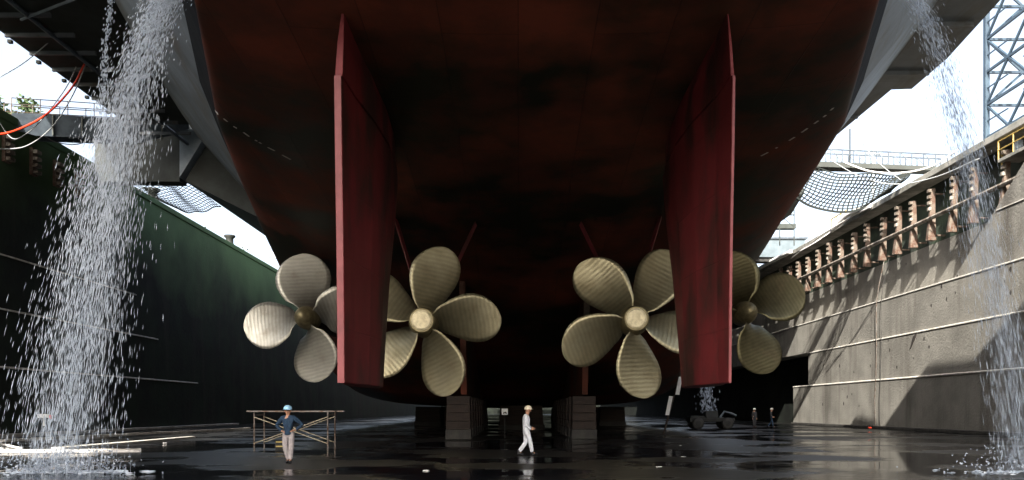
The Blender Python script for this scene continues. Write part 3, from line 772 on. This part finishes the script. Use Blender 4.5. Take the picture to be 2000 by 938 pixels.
# ------------------------------------------------------------------ crane tower
ct = thing("crane_tower", (40.0, 62, ZT), "blue grey lattice crane tower on the right quay", "crane")
w = 2.9
bz = 3.2
for sx in (-1, 1):
    for sy in (-1, 1):
        base = MB().add([(sx * w - .5, sy * w - .4, .02), (sx * w + .5, sy * w - .4, .02), (sx * w + .5, sy * w + .4, .02), (sx * w - .5, sy * w + .4, .02),
                  (sx * w - .25, sy * w - .25, bz), (sx * w + .25, sy * w - .25, bz), (sx * w + .25, sy * w + .25, bz), (sx * w - .25, sy * w + .25, bz)],
                 [(0, 1, 2, 3), (4, 5, 6, 7), (0, 1, 5, 4), (1, 2, 6, 5), (2, 3, 7, 6), (3, 0, 4, 7)])
        base.build("footing", m_blue, ct)
base = MB().add([(-w + .2, -w - .1, .3), (w, -w - .1, .3), (w, -w - .1, 5.0), (w - .9, -w - .1, 5.0), (-w + .2, -w - .1, 2.6), (-w + .2, -w + .1, .3), (w, -w + .1, .3), (w, -w + .1, 5.0), (w - .9, -w + .1, 5.0), (-w + .2, -w + .1, 2.6)],
         [(0, 1, 2, 3, 4), (9, 8, 7, 6, 5), (0, 5, 6, 1), (1, 6, 7, 2), (2, 7, 8, 3), (3, 8, 9, 4), (4, 9, 5, 0)])
base.build("base_portal", m_blue, ct)
for sx in (-1, 1):
    for sy in (-1, 1):
        MB().span((sx * w - .17, sy * w - .17, bz - .3), (sx * w + .17, sy * w + .17, 26)).build("leg", m_blue, ct)
mb = MB(); lev = [3.4 + 2.6 * i for i in range(9)]
cs = [(-w, -w), (w, -w), (w, w), (-w, w)]
for i, z in enumerate(lev):
    for k in range(4):
        a, b = cs[k], cs[(k + 1) % 4]
        mb.tube([(*a, z), (*b, z)], .13, 4)
        if i < 8:
            mid = ((a[0] + b[0]) / 2, (a[1] + b[1]) / 2, lev[i + 1] if i % 2 else z)
            za, zb = (z, lev[i + 1]) if i % 2 else (lev[i + 1], z)
            mb.tube([(*a, za), mid[:2] + (zb,)], .11, 4); mb.tube([(*b, za), mid[:2] + (zb,)], .11, 4)
            mb.tube([(*a, (z + lev[i + 1]) / 2), ((a[0] + b[0]) / 2, (a[1] + b[1]) / 2, (z + lev[i + 1]) / 2)], .06, 4)
mb.build("lattice_bracing", m_blue, ct)
mb = MB().span((-.9, -1.0, 4.5), (-.3, -.4, 25)); mb.build("ladder_shaft", m_blue, ct)
# platform with yellow railing
pf = thing("rail_platform", (32.2, 51.3, H(17)), "small pale steel platform with yellow safety railing at the right wall top", "platform")
MB().span((-1.0, -3, -.95), (.5, 2.0, -.75)).build("deck_plate", m_cope, pf)
mb = MB()
for y in (-3, -1.3, .4, 2.0):
    mb.tube([(-.95, y, -.75), (-.95, y, .45)], .045, 6)
for z in (-.15, .42): mb.tube([(-.95, -3, z), (-.95, 2.0, z), (-.2, 2.9, z - .2)], .04, 6)
mb.tube([(-.2, 2.9, -1.1), (-.2, 2.9, .25)], .06, 6)
mb.build("yellow_railing", m_yellow, pf)
MB().span((-.6, .6, -.75), (-.2, .95, .1)).build("locker", m_pale, pf)
mb = MB()
yr = thing("quay_railing", (31.6, 79, ZT), "short yellow railing on the right quay edge under the net", "railing")
for k in range(4): mb.tube([(0, k * 1.2, 0), (0, k * 1.2, 1.1)], .06)
mb.build("post", m_yellow, yr); MB().tube([(0, 0, 1.1), (0, 3.6, 1.1)], .06).build("top_rail", m_yellow, yr)

# quay clutter on the left
for z, lb in ((71.5, "large dark round bollard on the left quay edge below the net"), (90.6, "small dark square bollard farther along the left quay edge")):
    b_ = thing("bollard", (-31.9, z, ZT), lb, "bollard", "bollards on the left quay")
    MB().lathe([(.6, 0), (.55, .1), (.4, .3), (.4, .8), (.62, 1.0), (.6, 1.15), (.2, 1.2)], (0, 0, 0), 'Z', 14).build("bollard_body", m_mach, b_, True)
fc = thing("deck_crane", (-35, 125, ZT), "pale blue jib crane projecting beyond the left outer propeller", "crane")
mb = MB(); d = 125
P0 = Vector(at(560, 500, d)) - Vector((-35, 125, ZT)); P1 = Vector(at(492, 495, d)) - Vector((-35, 125, ZT))
mb.add([P0 + Vector((0, -.4, .6)), P0 + Vector((0, -.4, -.7)), P1 + Vector((0, -.4, -.1)), P1 + Vector((0, -.4, .1)), P0 + Vector((0, .4, .6)), P0 + Vector((0, .4, -.7)), P1 + Vector((0, .4, -.1)), P1 + Vector((0, .4, .1))],
       [(0, 1, 2, 3), (7, 6, 5, 4), (0, 4, 5, 1), (1, 5, 6, 2), (2, 6, 7, 3), (3, 7, 4, 0)]); mb.build("jib", m_pale, fc)
MB().span((P0.x - .9, -1.2, -1), (P0.x + 2, 1.2, P0.z + 1.6)).build("crane_post", m_gang, fc)
mb = MB()
for k in range(5): mb.tube([P1 + (P0 - P1) * (k / 4) + Vector((0, 0, .2)), P1 + (P0 - P1) * (k / 4) + Vector((0, 0, 1.1))], .05, 4)
mb.tube([P1 + Vector((0, 0, 1.1)), P0 + Vector((0, 0, 1.2))], .05, 4); mb.build("railing", m_pale, fc)

# trees beyond the left quay
def tree(x, y, hgt, rad, label):
    t = thing("broadleaf_tree", (x, y, ZT), label, "tree", "trees beyond the left quay")
    mb = MB().tube([(0, 0, 0), (.1, 0, hgt * .4), (.0, .1, hgt * .75)], [.25, .18, .06])
    for k in range(5):
        a = k * 1.3; mb.tube([(0, 0, hgt * (.3 + .07 * k)), (rad * .6 * math.cos(a), rad * .6 * math.sin(a), hgt * (.5 + .08 * k))], [.1, .03])
    mb.build("trunk", m_bark, t)
    mb = MB(); cl = [(random.gauss(0, rad * .45), random.gauss(0, rad * .45), hgt * random.uniform(.45, .95)) for _ in range(14)]
    for k in range(1500):
        c = random.choice(cl); p = Vector((c[0] + random.gauss(0, rad * .2), c[1] + random.gauss(0, rad * .2), c[2] + random.gauss(0, hgt * .07)))
        u = Vector((random.gauss(0, 1), random.gauss(0, 1), random.gauss(0, 1))).normalized() * random.uniform(.12, .25); v = u.orthogonal().normalized() * .12
        mb.add([p - u, p + v, p + u, p - v], [(0, 1, 2, 3)])
    mb.build("crown", m_leaf, t, fix=False)
tree(-37.5, 60.5, 4.6, 1.5, "small leafy tree on the left quay behind the gangway end")
tree(-45.5, 116, 7.0, 2.6, "leafy tree beyond the left wall, left of the pair under the net")
tree(-43.5, 121, 5.5, 2.4, "leafy tree beyond the left wall, right of the pair under the net")

# ------------------------------------------------------------------ floor features
tag(MB().span((-30.84, 20, .004), (-30.3, 89, .2)).build("wall_kerb", m_nose, bevel=.03), "pale low concrete kerb along the foot of the dark left wall", "kerb")
tag(MB().prismz([(-27.0, 42), (-26.3, 42), (-22.7, 69.5), (-23.3, 69.5)], .004, .13).build("floor_strip", m_nose), "pale tapering concrete strip on the floor beside the left kerb", "strip")
tag(MB().prismz([(-19.4, 34), (-18.8, 34), (-18.9, 48), (-19.3, 48)], .004, .1).build("floor_strip", m_nose), "short pale floor strip just right of the waterfall", "strip")
tag(MB().prismz([(-24, 31.3), (-15.6, 32.9), (-15.3, 33.25), (-24, 31.9)], .004, .09).build("floor_strip", m_nose), "pale floor strip crossing behind the foot of the waterfall", "strip")
tag(MB().span((30.3, 40, .004), (30.86, 91, .26)).build("wall_kerb", m_conc, bevel=.03), "low concrete kerb along the foot of the sunlit right wall", "kerb")
cable([(-30.5, 40, .25), (-27.5, 37.6, .06), (-24.5, 38.2, .06), (-20.5, 33.8, .06)], .06, m_paleh, "floor_hose", "white hose curving across the floor at far left", "hose")
cable([(-28.5, 34.5, .06), (-24, 34.8, .06), (-21, 33.3, .06), (-19.5, 31.2, .06), (-14.5, 31.5, .06)], .06, m_paleh, "floor_hose", "white hose nearer the camera running behind the waterfall foot", "hose")

# survey stand
sv = thing("tripod_stand", (-26.6, 46, 0), "blue tripod stand with orange and white box on top behind the waterfall", "tripod")
for k in range(3):
    a = R(90 + 120 * k); MB().tube([(.95 * math.cos(a) * 1.05, .95 * math.sin(a), .0), (.12 * math.cos(a), .12 * math.sin(a), 1.25)], .05).build("leg", m_blue, sv)
MB().span((-.34, -.12, 1.2), (.3, .12, 1.42)).build("instrument_box", m_white, sv, bevel=.02)
MB().span((.303, -.1, 1.14), (.42, .1, 1.36)).build("end_cap", m_orange, sv)
MB().tube([(.05, 0, 1.42), (.12, 0, 2.6), (-.35, 0, 2.6)], .035).build("pole", m_blue, sv)
MB().tube([(-.02, 0, .75), (-.02, 0, 1.2)], .06).build("plumb_tube", m_white, sv)

# scaffold trestle behind the left man
st_ = thing("scaffold_trestle", (-9.35, 33, 0), "low pipe scaffold trestle with crossed pale braces behind the man in blue", "scaffold")
xa, xb = -1.28, 1.68
top = 1.57
for y in (0, 1.3):
    for x in (xa, xb): MB().tube([(x, y, .004), (x, y, top)], .035, 8).build("leg", m_scaf, st_)
    for z0, z1 in ((top - .2, .3), (.3, top - .2)):
        MB().tube([(xa, y - .05, z0), (xb, y - .05, z1)], .025, 6).build("cross_brace", m_brace, st_)
MB().span((xa - .28, -.1, top), (xb + .32, .16, top + .055)).build("top_plank", m_scaf, st_)
MB().span((xa - .1, 1.15, top), (xb + .4, 1.4, top + .05)).build("top_plank", m_scaf, st_)
for x in (xa, xb): MB().tube([(x, 0, top - .12), (x, 1.3, top - .12)], .03).build("end_rail", m_scaf, st_)
tg = thing("yellow_case", (-9.55, 33.4, 0), "small dark case with two yellow stripes on the floor under the trestle", "case")
MB().span((-.3, -.2, .004), (.12, .2, .42)).build("case_body", m_mach, tg)
for z in (.15, .33): MB().span((-.27, -.206, z), (.1, -.2, z + .05)).build("yellow_stripe", m_yellow, tg)

# sign post left of the walking man
sg = thing("notice_board", (-.78, 48, 0), "small white board with a dark mark on a thin post left of the walking man", "sign")
MB().tube([(0, .04, 0), (0, .04, 1.4)], .03).build("post", m_mach, sg)
MB().span((-.18, -.02, 1.36), (.18, .02, 1.72)).build("board", m_white, sg)
mb = MB()
mb.prismy([(-.12, 1.42), (-.05, 1.54), (.0, 1.5), (.06, 1.56), (.13, 1.42), (.06, 1.42), (0, 1.47), (-.05, 1.42)], -.026, -.0205); mb.build("dark_mark", m_black, sg)

# white battens
for (p0, p1, lb) in (((1323, 771), (1329.5, 736), "upper white batten leaning behind the right propellers"), ((1303, 811), (1310.5, 774), "lower white batten leaning behind the right propellers")):
    d = 56
    a, b = Vector(at(*p0, d)), Vector(at(*p1, d)); mb = MB()
    v = [(-.13, -.03), (.13, -.03), (.13, .03), (-.13, .03)]
    mb.add([(a.x + q, a.y + r_, a.z) for q, r_ in v] + [(b.x + q, b.y + r_, b.z) for q, r_ in v],
           [(0, 1, 2, 3), (4, 5, 6, 7), (0, 1, 5, 4), (1, 2, 6, 5), (2, 3, 7, 6), (3, 0, 4, 7)])
    tag(mb.build("painted_batten", m_white), lb, "batten", "white battens behind the propellers")
a, b = Vector(at(1296, 848, 56.2)), Vector(at(1336, 700, 56.3))
tag(MB().tube([a, b], .07).build("shore_timber", m_keel), "dark leaning shore timber carrying the two white battens", "timber")

# service cart with water falling on it
vc = thing("service_cart", (16.4, 70, 0), "dark flat service cart with four wheels under the falling water", "cart")
MB().span((-1.9, -.9, .62), (1.9, .9, .95)).build("chassis", m_mach, vc, bevel=.05)
MB().prism([(-.75, .955), (.75, .955), (.6, 1.55), (-.5, 1.55)], -.5, .55).build("engine_cover", m_mach, vc, bevel=.05)
MB().tube([(.7, -.6, 1.0), (1.1, -.5, 1.5), (1.75, -.5, 1.32), (2.1, -.5, 1.15)], .09).build("spout_pipe", m_gang, vc)
MB().span((-1.8, -.85, .955), (-.62, .85, 1.12)).build("load_bed", m_mach, vc)
for x in (-1.35, -.55, .75, 1.4):
    pass
for x in (-1.25, 1.25):
    for y in (-.95, .95):
        wl = MB().lathe([(.15, -.16), (.4, -.16), (.5, -.1), (.5, .1), (.4, .16), (.15, .16)], (x, y, .5), n=18).build("wheel", m_black, vc, True)
        MB().lathe([(.06, -.18), (.24, -.17), (.24, .17), (.06, .18)], (x, y, .5), n=12).build("rim", m_mach, wl)

# ------------------------------------------------------------------ people
def skin_mesh(verts, edges, radii, sub=2):
    me = bpy.data.meshes.new("tmp"); me.from_pydata(verts, edges, [])
    o = lk(bpy.data.objects.new("tmp", me)); s = o.modifiers.new("s", 'SKIN'); s.use_smooth_shade = True
    for i, r in enumerate(radii):
        me.skin_vertices[0].data[i].radius = (r, r) if not isinstance(r, tuple) else r
        me.skin_vertices[0].data[i].use_root = (i == 0)
    ss = o.modifiers.new("ss", 'SUBSURF'); ss.levels = sub; ss.render_levels = sub
    dg = bpy.context.evaluated_depsgraph_get(); ev = o.evaluated_get(dg); m2 = bpy.data.meshes.new_from_object(ev)
    vs = [tuple(v.co) for v in m2.vertices]; fs = [tuple(p.vertices) for p in m2.polygons]
    bpy.data.objects.remove(o); bpy.data.meshes.remove(me); bpy.data.meshes.remove(m2)
    return vs, fs
def chain_graph(J, chains, rad):
    idx = {}; V = []; E = []; Rd = []
    for ch in chains:
        for a in ch:
            if a not in idx: idx[a] = len(V); V.append(J[a]); Rd.append(rad[a])
        for a, b in zip(ch, ch[1:]): E.append((idx[a], idx[b]))
    return V, E, Rd
def person(loc, rz, J, label, top, low, helmet, sc=1.0, sub=2, face=(0, -1, 0)):
    p = thing("person", loc, label, "person", "dock workers", rz); p.scale = (sc, sc, sc)
    arms = [["chest", "shl", "ell", "wrl"], ["chest", "shr", "elr", "wrr"]]
    legs = [["pel", "hpl", "knl", "anl"], ["pel", "hpr", "knr", "anr"]]
    rb = dict(pel=(.13, .1), waist=(.125, .095), chest=(.15, .105), neck=.055, head0=.075, head=.095, headt=.07,
              shl=.065, shr=.065, ell=.045, elr=.045, wrl=.03, wrr=.03, hpl=.085, hpr=.085, knl=.06, knr=.06, anl=.045, anr=.045,
              hal=(.035, .02), har=(.035, .02), tol=.035, tor=.035)
    V, E, Rd = chain_graph(J, [["pel", "waist", "chest", "neck", "head0", "head", "headt"]] + [arms[0] + ["hal"], arms[1] + ["har"], legs[0] + ["tol"], legs[1] + ["tor"]], rb)
    vs, fs = skin_mesh(V, E, Rd, sub)
    mb = MB(); mb.add(vs, fs)
    f = Vector(face).normalized(); hd = Vector(J["head"]); sd = f.cross(Vector((0, 0, 1))).normalized()
    mb.tube([hd + f * .085 + Vector((0, 0, .01)), hd + f * .12 + Vector((0, 0, -.03)), hd + f * .09 + Vector((0, 0, -.04))], [.012, .018, .012], 6)
    for s in (-1, 1):
        mb.ball(hd + sd * .095 * s + Vector((0, 0, -.01)), (.02, .03, .035), 6, 4)
        mb.ball(hd + f * .09 + sd * .035 * s + Vector((0, 0, .02)), .012, 6, 4)
    for side_ in ("l", "r"):
        w = Vector(J["wr" + side_]); h = Vector(J["ha" + side_]); d = (h - w).normalized(); u = Vector(J.get("up" + side_, (0, 0, 1))); s = d.cross(u).normalized(); nn = s.cross(d)
        for k in range(4):
            b = h + s * (-.027 + .018 * k); ln = (.065, .075, .07, .055)[k]
            mb.tube([b - d * .02, b + d * ln * .5 - nn * .006, b + d * ln - nn * .03], [.0095, .009, .007], 6)
        b = w + (h - w) * .5 - s * .03
        mb.tube([b, b - s * .025 + d * .03, b - s * .025 + d * .06 - nn * .015], [.011, .01, .008], 6)
    mb.build("body", m_skin, p, True)
    rj = dict(chest=(.2, .145), waist=(.175, .135), pel=(.175, .14), hem=(.172, .138), shl=.088, shr=.088, ell=.066, elr=.066, wrl=.05, wrr=.05, neck=.072)
    J2 = dict(J); q = Vector(J["pel"]); J2["hem"] = tuple(q + Vector((0, 0, -.07))); J2["tw"] = tuple(q + Vector((0, 0, .16)))
    V, E, Rd = chain_graph(J2, [["chest", "waist", "pel", "hem"], ["chest", "neck"]] + arms, rj)
    vs, fs = skin_mesh(V, E, Rd, sub); MB().add(vs, fs).build("jacket", top, p, True)
    rt = dict(pel=(.16, .125), hpl=.112, hpr=.112, knl=.088, knr=.088, anl=.075, anr=.075)
    rt["tw"] = (.15, .118)
    V, E, Rd = chain_graph(J2, [["pel", "tw"]] + legs, rt); vs, fs = skin_mesh(V, E, Rd, sub); MB().add(vs, fs).build("trousers", low, p, True)
    for s in ("l", "r"):
        a = Vector(J["an" + s]); t = Vector(J["to" + s]); mb = MB()
        mb.tube([a + Vector((0, 0, .09)), a + Vector((0, 0, -.02))], [.06, .06], 8)
        d = (t - a); d.z = 0; d = d.normalized()
        z = min(a.z - .02, .075)
        q0 = Vector((a.x, a.y, a.z - .045)) - d * .06
        mb.tube([q0, q0 + d * .1, Vector((t.x, t.y, t.z)), Vector((t.x, t.y, t.z)) + d * .06], [.045, .052, .045, .025], 8)
        mb.build("boot", m_boots, p, True)
    hh = MB(); n = 14
    c = hd + Vector((0, 0, .045)); prof = [(.128, -.01), (.132, .02), (.125, .06), (.1, .1), (.06, .125), (.01, .135)]
    hh.lathe(prof, c, 'Z', n)
    bp = c + f * .03; ring = [(c + Vector((math.cos(2 * math.pi * j / 16) * .135, math.sin(2 * math.pi * j / 16) * .14, -.012)) + f * (.055 if (Vector((math.cos(2 * math.pi * j / 16), math.sin(2 * math.pi * j / 16), 0)).dot(f) > .3) else 0)) for j in range(16)]
    hh.add(ring + [v + Vector((0, 0, .014)) for v in ring], [tuple(range(16)), tuple(range(16, 32))] + [(j, (j + 1) % 16, 16 + (j + 1) % 16, 16 + j) for j in range(16)])
    hh.build("helmet", helmet, p, True)
    return p
# standing, hands on hips, facing the camera (-Y)
J1 = dict(pel=(0, 0, .93), waist=(.0, 0, 1.1), chest=(-.01, 0, 1.33), neck=(-.01, -.01, 1.5), head0=(-.01, -.02, 1.55), head=(-.01, -.04, 1.63), headt=(-.01, -.03, 1.7),
          shl=(-.19, .0, 1.4), ell=(-.4, .1, 1.17), wrl=(-.2, -.02, 1.0), hal=(-.13, -.09, .99), upl=(0, -.5, 1),
          shr=(.18, .0, 1.4), elr=(.42, .08, 1.2), wrr=(.22, -.02, 1.03), har=(.14, -.09, 1.02), upr=(0, -.5, 1),
          hpl=(-.1, 0, .87), knl=(-.09, -.03, .48), anl=(-.02, .08, .1), tol=(-.04, -.08, .05),
          hpr=(.1, 0, .87), knr=(.09, -.04, .48), anr=(.06, -.02, .1), tor=(.1, -.19, .05))
person((-7.12, 25.4, 0), R(0), J1, "man in navy jacket, grey trousers and pale blue helmet standing hands on hips", m_jacket, m_trous, m_helb)
# walking, heading +X, built facing -Y and turned; face looks up and away
J2 = dict(pel=(0, 0, .93), waist=(0, .02, 1.1), chest=(0, .02, 1.34), neck=(0, -.03, 1.5), head0=(0, -.045, 1.56), head=(0, -.06, 1.64), headt=(0, -.05, 1.71),
          shl=(-.18, .02, 1.4), ell=(-.22, .06, 1.12), wrl=(-.2, -.14, .95), hal=(-.19, -.22, .96), upl=(0, 0, 1),
          shr=(.18, .02, 1.4), elr=(.23, -.0, 1.12), wrr=(.2, -.22, 1.0), har=(.18, -.3, 1.0), upr=(0, 0, 1),
          hpl=(-.09, 0, .87), knl=(-.09, -.12, .5), anl=(-.08, -.2, .1), tol=(-.08, -.34, .06),
          hpr=(.09, .01, .87), knr=(.09, .0, .48), anr=(.08, .27, .12), tor=(.08, .14, .045))
person((.3, 29.7, 0), R(100), J2, "man in white overalls and cream helmet walking right across the wet floor", m_cover, m_cover, m_helw)
J3 = dict(J1); J3.update(shl=(-.18, 0, 1.4), ell=(-.24, .02, 1.12), wrl=(-.23, -.06, .87), hal=(-.23, -.08, .79), upl=(1, 0, 0),
                         shr=(.18, 0, 1.4), elr=(.24, .02, 1.12), wrr=(.23, -.06, .87), har=(.23, -.08, .79), upr=(1, 0, 0))
person((21.9, 76, 0), R(20), J3, "distant worker in dark clothes and white helmet, left of two by the cart", m_cloth, m_cloth, m_white, sub=1)
person((23.3, 75.5, 0), R(80), J2, "distant worker in dark clothes and white helmet, right of two by the cart", m_cloth, m_jacket, m_white, sub=1)

# ------------------------------------------------------------------ falling water
def drop(mb, p, v, ln, r):
    d = v.normalized(); u = d.orthogonal().normalized(); w = d.cross(u)
    b = len(mb.v); mb.v += [tuple(p - d * ln * .5), tuple(p + u * r + d * ln * .1), tuple(p + (-.5 * u + .87 * w) * r + d * ln * .1), tuple(p + (-.5 * u - .87 * w) * r + d * ln * .1), tuple(p + d * ln * .5)]
    mb.f += [(b, b + 1, b + 2), (b, b + 2, b + 3), (b, b + 3, b + 1), (b + 4, b + 2, b + 1), (b + 4, b + 3, b + 2), (b + 4, b + 1, b + 3)]
G = 9.81
def fall(name, label, src, v0, sv, ss, N, zend, rmin, rmax, seed, stretch=.03, clump=0):
    rnd = random.Random(seed); mb = MB(); z0 = src[2]
    cl = [(rnd.gauss(0, sv[0]), rnd.gauss(0, sv[1]), rnd.gauss(0, sv[2]), rnd.random()) for _ in range(60)]
    for _ in range(N):
        vx, vy, vz = rnd.gauss(v0[0], sv[0]), rnd.gauss(v0[1], sv[1]), rnd.gauss(v0[2], sv[2])
        hgt = z0 - zend
        tf = (vz + math.sqrt(max(0, vz * vz + 2 * G * hgt))) / G
        t = tf * rnd.random()
        if clump and rnd.random() < clump:
            c = rnd.choice(cl); k = .25
            vx, vy, vz = v0[0] + c[0] + rnd.gauss(0, sv[0] * k), v0[1] + c[1] + rnd.gauss(0, sv[1] * k), v0[2] + c[2] * .6; t = tf * min(1, max(0, c[3] + rnd.gauss(0, .06)))
        p = Vector((src[0] + rnd.gauss(0, ss[0]) + vx * t, src[1] + rnd.gauss(0, ss[1]) + vy * t, z0 + vz * t - G / 2 * t * t))
        if t < tf * .45 and rnd.random() < .4: continue
        if p.z < .02 or p.z > z0 + .4: continue
        v = Vector((vx, vy, vz - G * t)); sp_ = v.length
        r = (rmin + (rmax - rmin) * rnd.random() ** 1.7) * (1.35 if t < tf * .45 else 1); drop(mb, p, v, r * 2 + sp_ * stretch * rnd.uniform(.4, 1), r)
    # splash crown and foam on the floor
    tf = (v0[2] + math.sqrt(v0[2] ** 2 + 2 * G * (z0 - zend))) / G
    cx, cy = src[0] + v0[0] * tf, src[1] + v0[1] * tf
    if zend < .1:
        for _ in range(int(N * .05)):
            a = rnd.random() * 6.283; s = abs(rnd.gauss(0, 1.3)); t = rnd.random() * .35
            p = Vector((cx + rnd.gauss(0, .75) + s * math.cos(a) * t, cy + rnd.gauss(0, .5) + s * math.sin(a) * t, .03 + abs(rnd.gauss(0, .28))))
            drop(mb, p, Vector((math.cos(a), math.sin(a), rnd.uniform(-1, 2))), rnd.uniform(.03, .12), rnd.uniform(.012, .03))
        for _ in range(int(N * .02)):
            p = Vector((cx + rnd.gauss(0, .85), cy + rnd.gauss(0, .35), .015)); a = rnd.random() * 6.28
            drop(mb, p, Vector((math.cos(a), math.sin(a) * .3, 0)), rnd.uniform(.08, .3), rnd.uniform(.015, .03))
    return tag(mb.build(name, m_water, fix=False), label, "water", None, "stuff")
fall("waterfall", "wide white spray of water falling from the ship's port side to the floor", (-9.0, 22, H(11.6)), (-2.2, -.1, -2.0), (.44, .4, .6), (.16, .2), 19500, .02, .004, .0125, 3, .022, clump=.3)
fall("waterfall", "thinner bluish stream of water falling in front of the sunlit right wall", (10.2, 22, H(11.5)), (2.15, -.2, -1.6), (.2, .22, .4), (.12, .15), 6500, .02, .003, .0075, 5, .03, clump=.4)
fall("waterfall", "narrow string of drops falling from the port gallery near the gangway", (-14.3, 29, H(14.8)), (-.55, 0, -1), (.04, .05, .25), (.06, .06), 420, H(10.5), .014, .03, 8, .02)
fall("waterfall", "distant bluish trickle of water falling onto the dark service cart", (16.1, 70, H(7)), (.05, 0, -1), (.14, .1, .3), (.3, .3), 1500, 1.5, .02, .045, 9, .03, clump=.4)

# fine mist that hangs round the two big falls
def mist(name, label, src, v0, r0, r1, dens):
    m = bpy.data.materials.new("fine mist"); m.use_nodes = True; n = m.node_tree.nodes; l = m.node_tree.links
    n.remove(n["Principled BSDF"]); v = n.new("ShaderNodeVolumePrincipled")
    v.inputs["Color"].default_value = (.85, .92, 1, 1); v.inputs["Density"].default_value = dens; v.inputs["Anisotropy"].default_value = .2
    l.new(v.outputs[0], n["Material Output"].inputs["Volume"])
    tf = (v0[2] + math.sqrt(v0[2] ** 2 + 2 * G * (src[2] - .05))) / G; P = []; Rr = []
    for i in range(13):
        t = tf * i / 12; P.append((src[0] + v0[0] * t, src[1] + v0[1] * t, src[2] + v0[2] * t - G / 2 * t * t)); Rr.append(r0 + (r1 - r0) * i / 12)
    o = tag(MB().tube(P, Rr, 14).build(name, m, smooth=True), label, "mist", None, "stuff")
mist("mist", "soft veil of mist round the wide left waterfall", (-9.0, 22, H(11.6)), (-2.2, -.1, -2.0), .2, .85, .1)
mist("mist", "faint veil of mist round the thin right waterfall", (10.2, 22, H(11.5)), (2.15, -.2, -1.6), .15, .45, .19)
# scraps lying on the wet floor
for px, py, lb in ((1304, 843, "tiny pale scrap on the floor below the lower white batten"), (1329, 871, "tiny pale scrap on the floor in front of the service cart"), (1335, 893, "tiny pale scrap between the walking man and the right waterfall, nearer than the cart"),
                   (1287, 913, "pale flat scrap nearest the camera right of the walking man"), (832, 920, "tiny white scrap nearest the camera left of the walking man"), (322, 866, "tiny white scrap beside the short pale floor strip on the left")):
    d = CAMZ * F / (py - VY); a = random.random() * 3; mb = MB()
    mb.box(((px - VX) / F * d, d, .016), (.17, .1, .02), a); tag(mb.build("scrap", m_paleh, bevel=.01), lb, "scrap", "scraps on the dock floor")
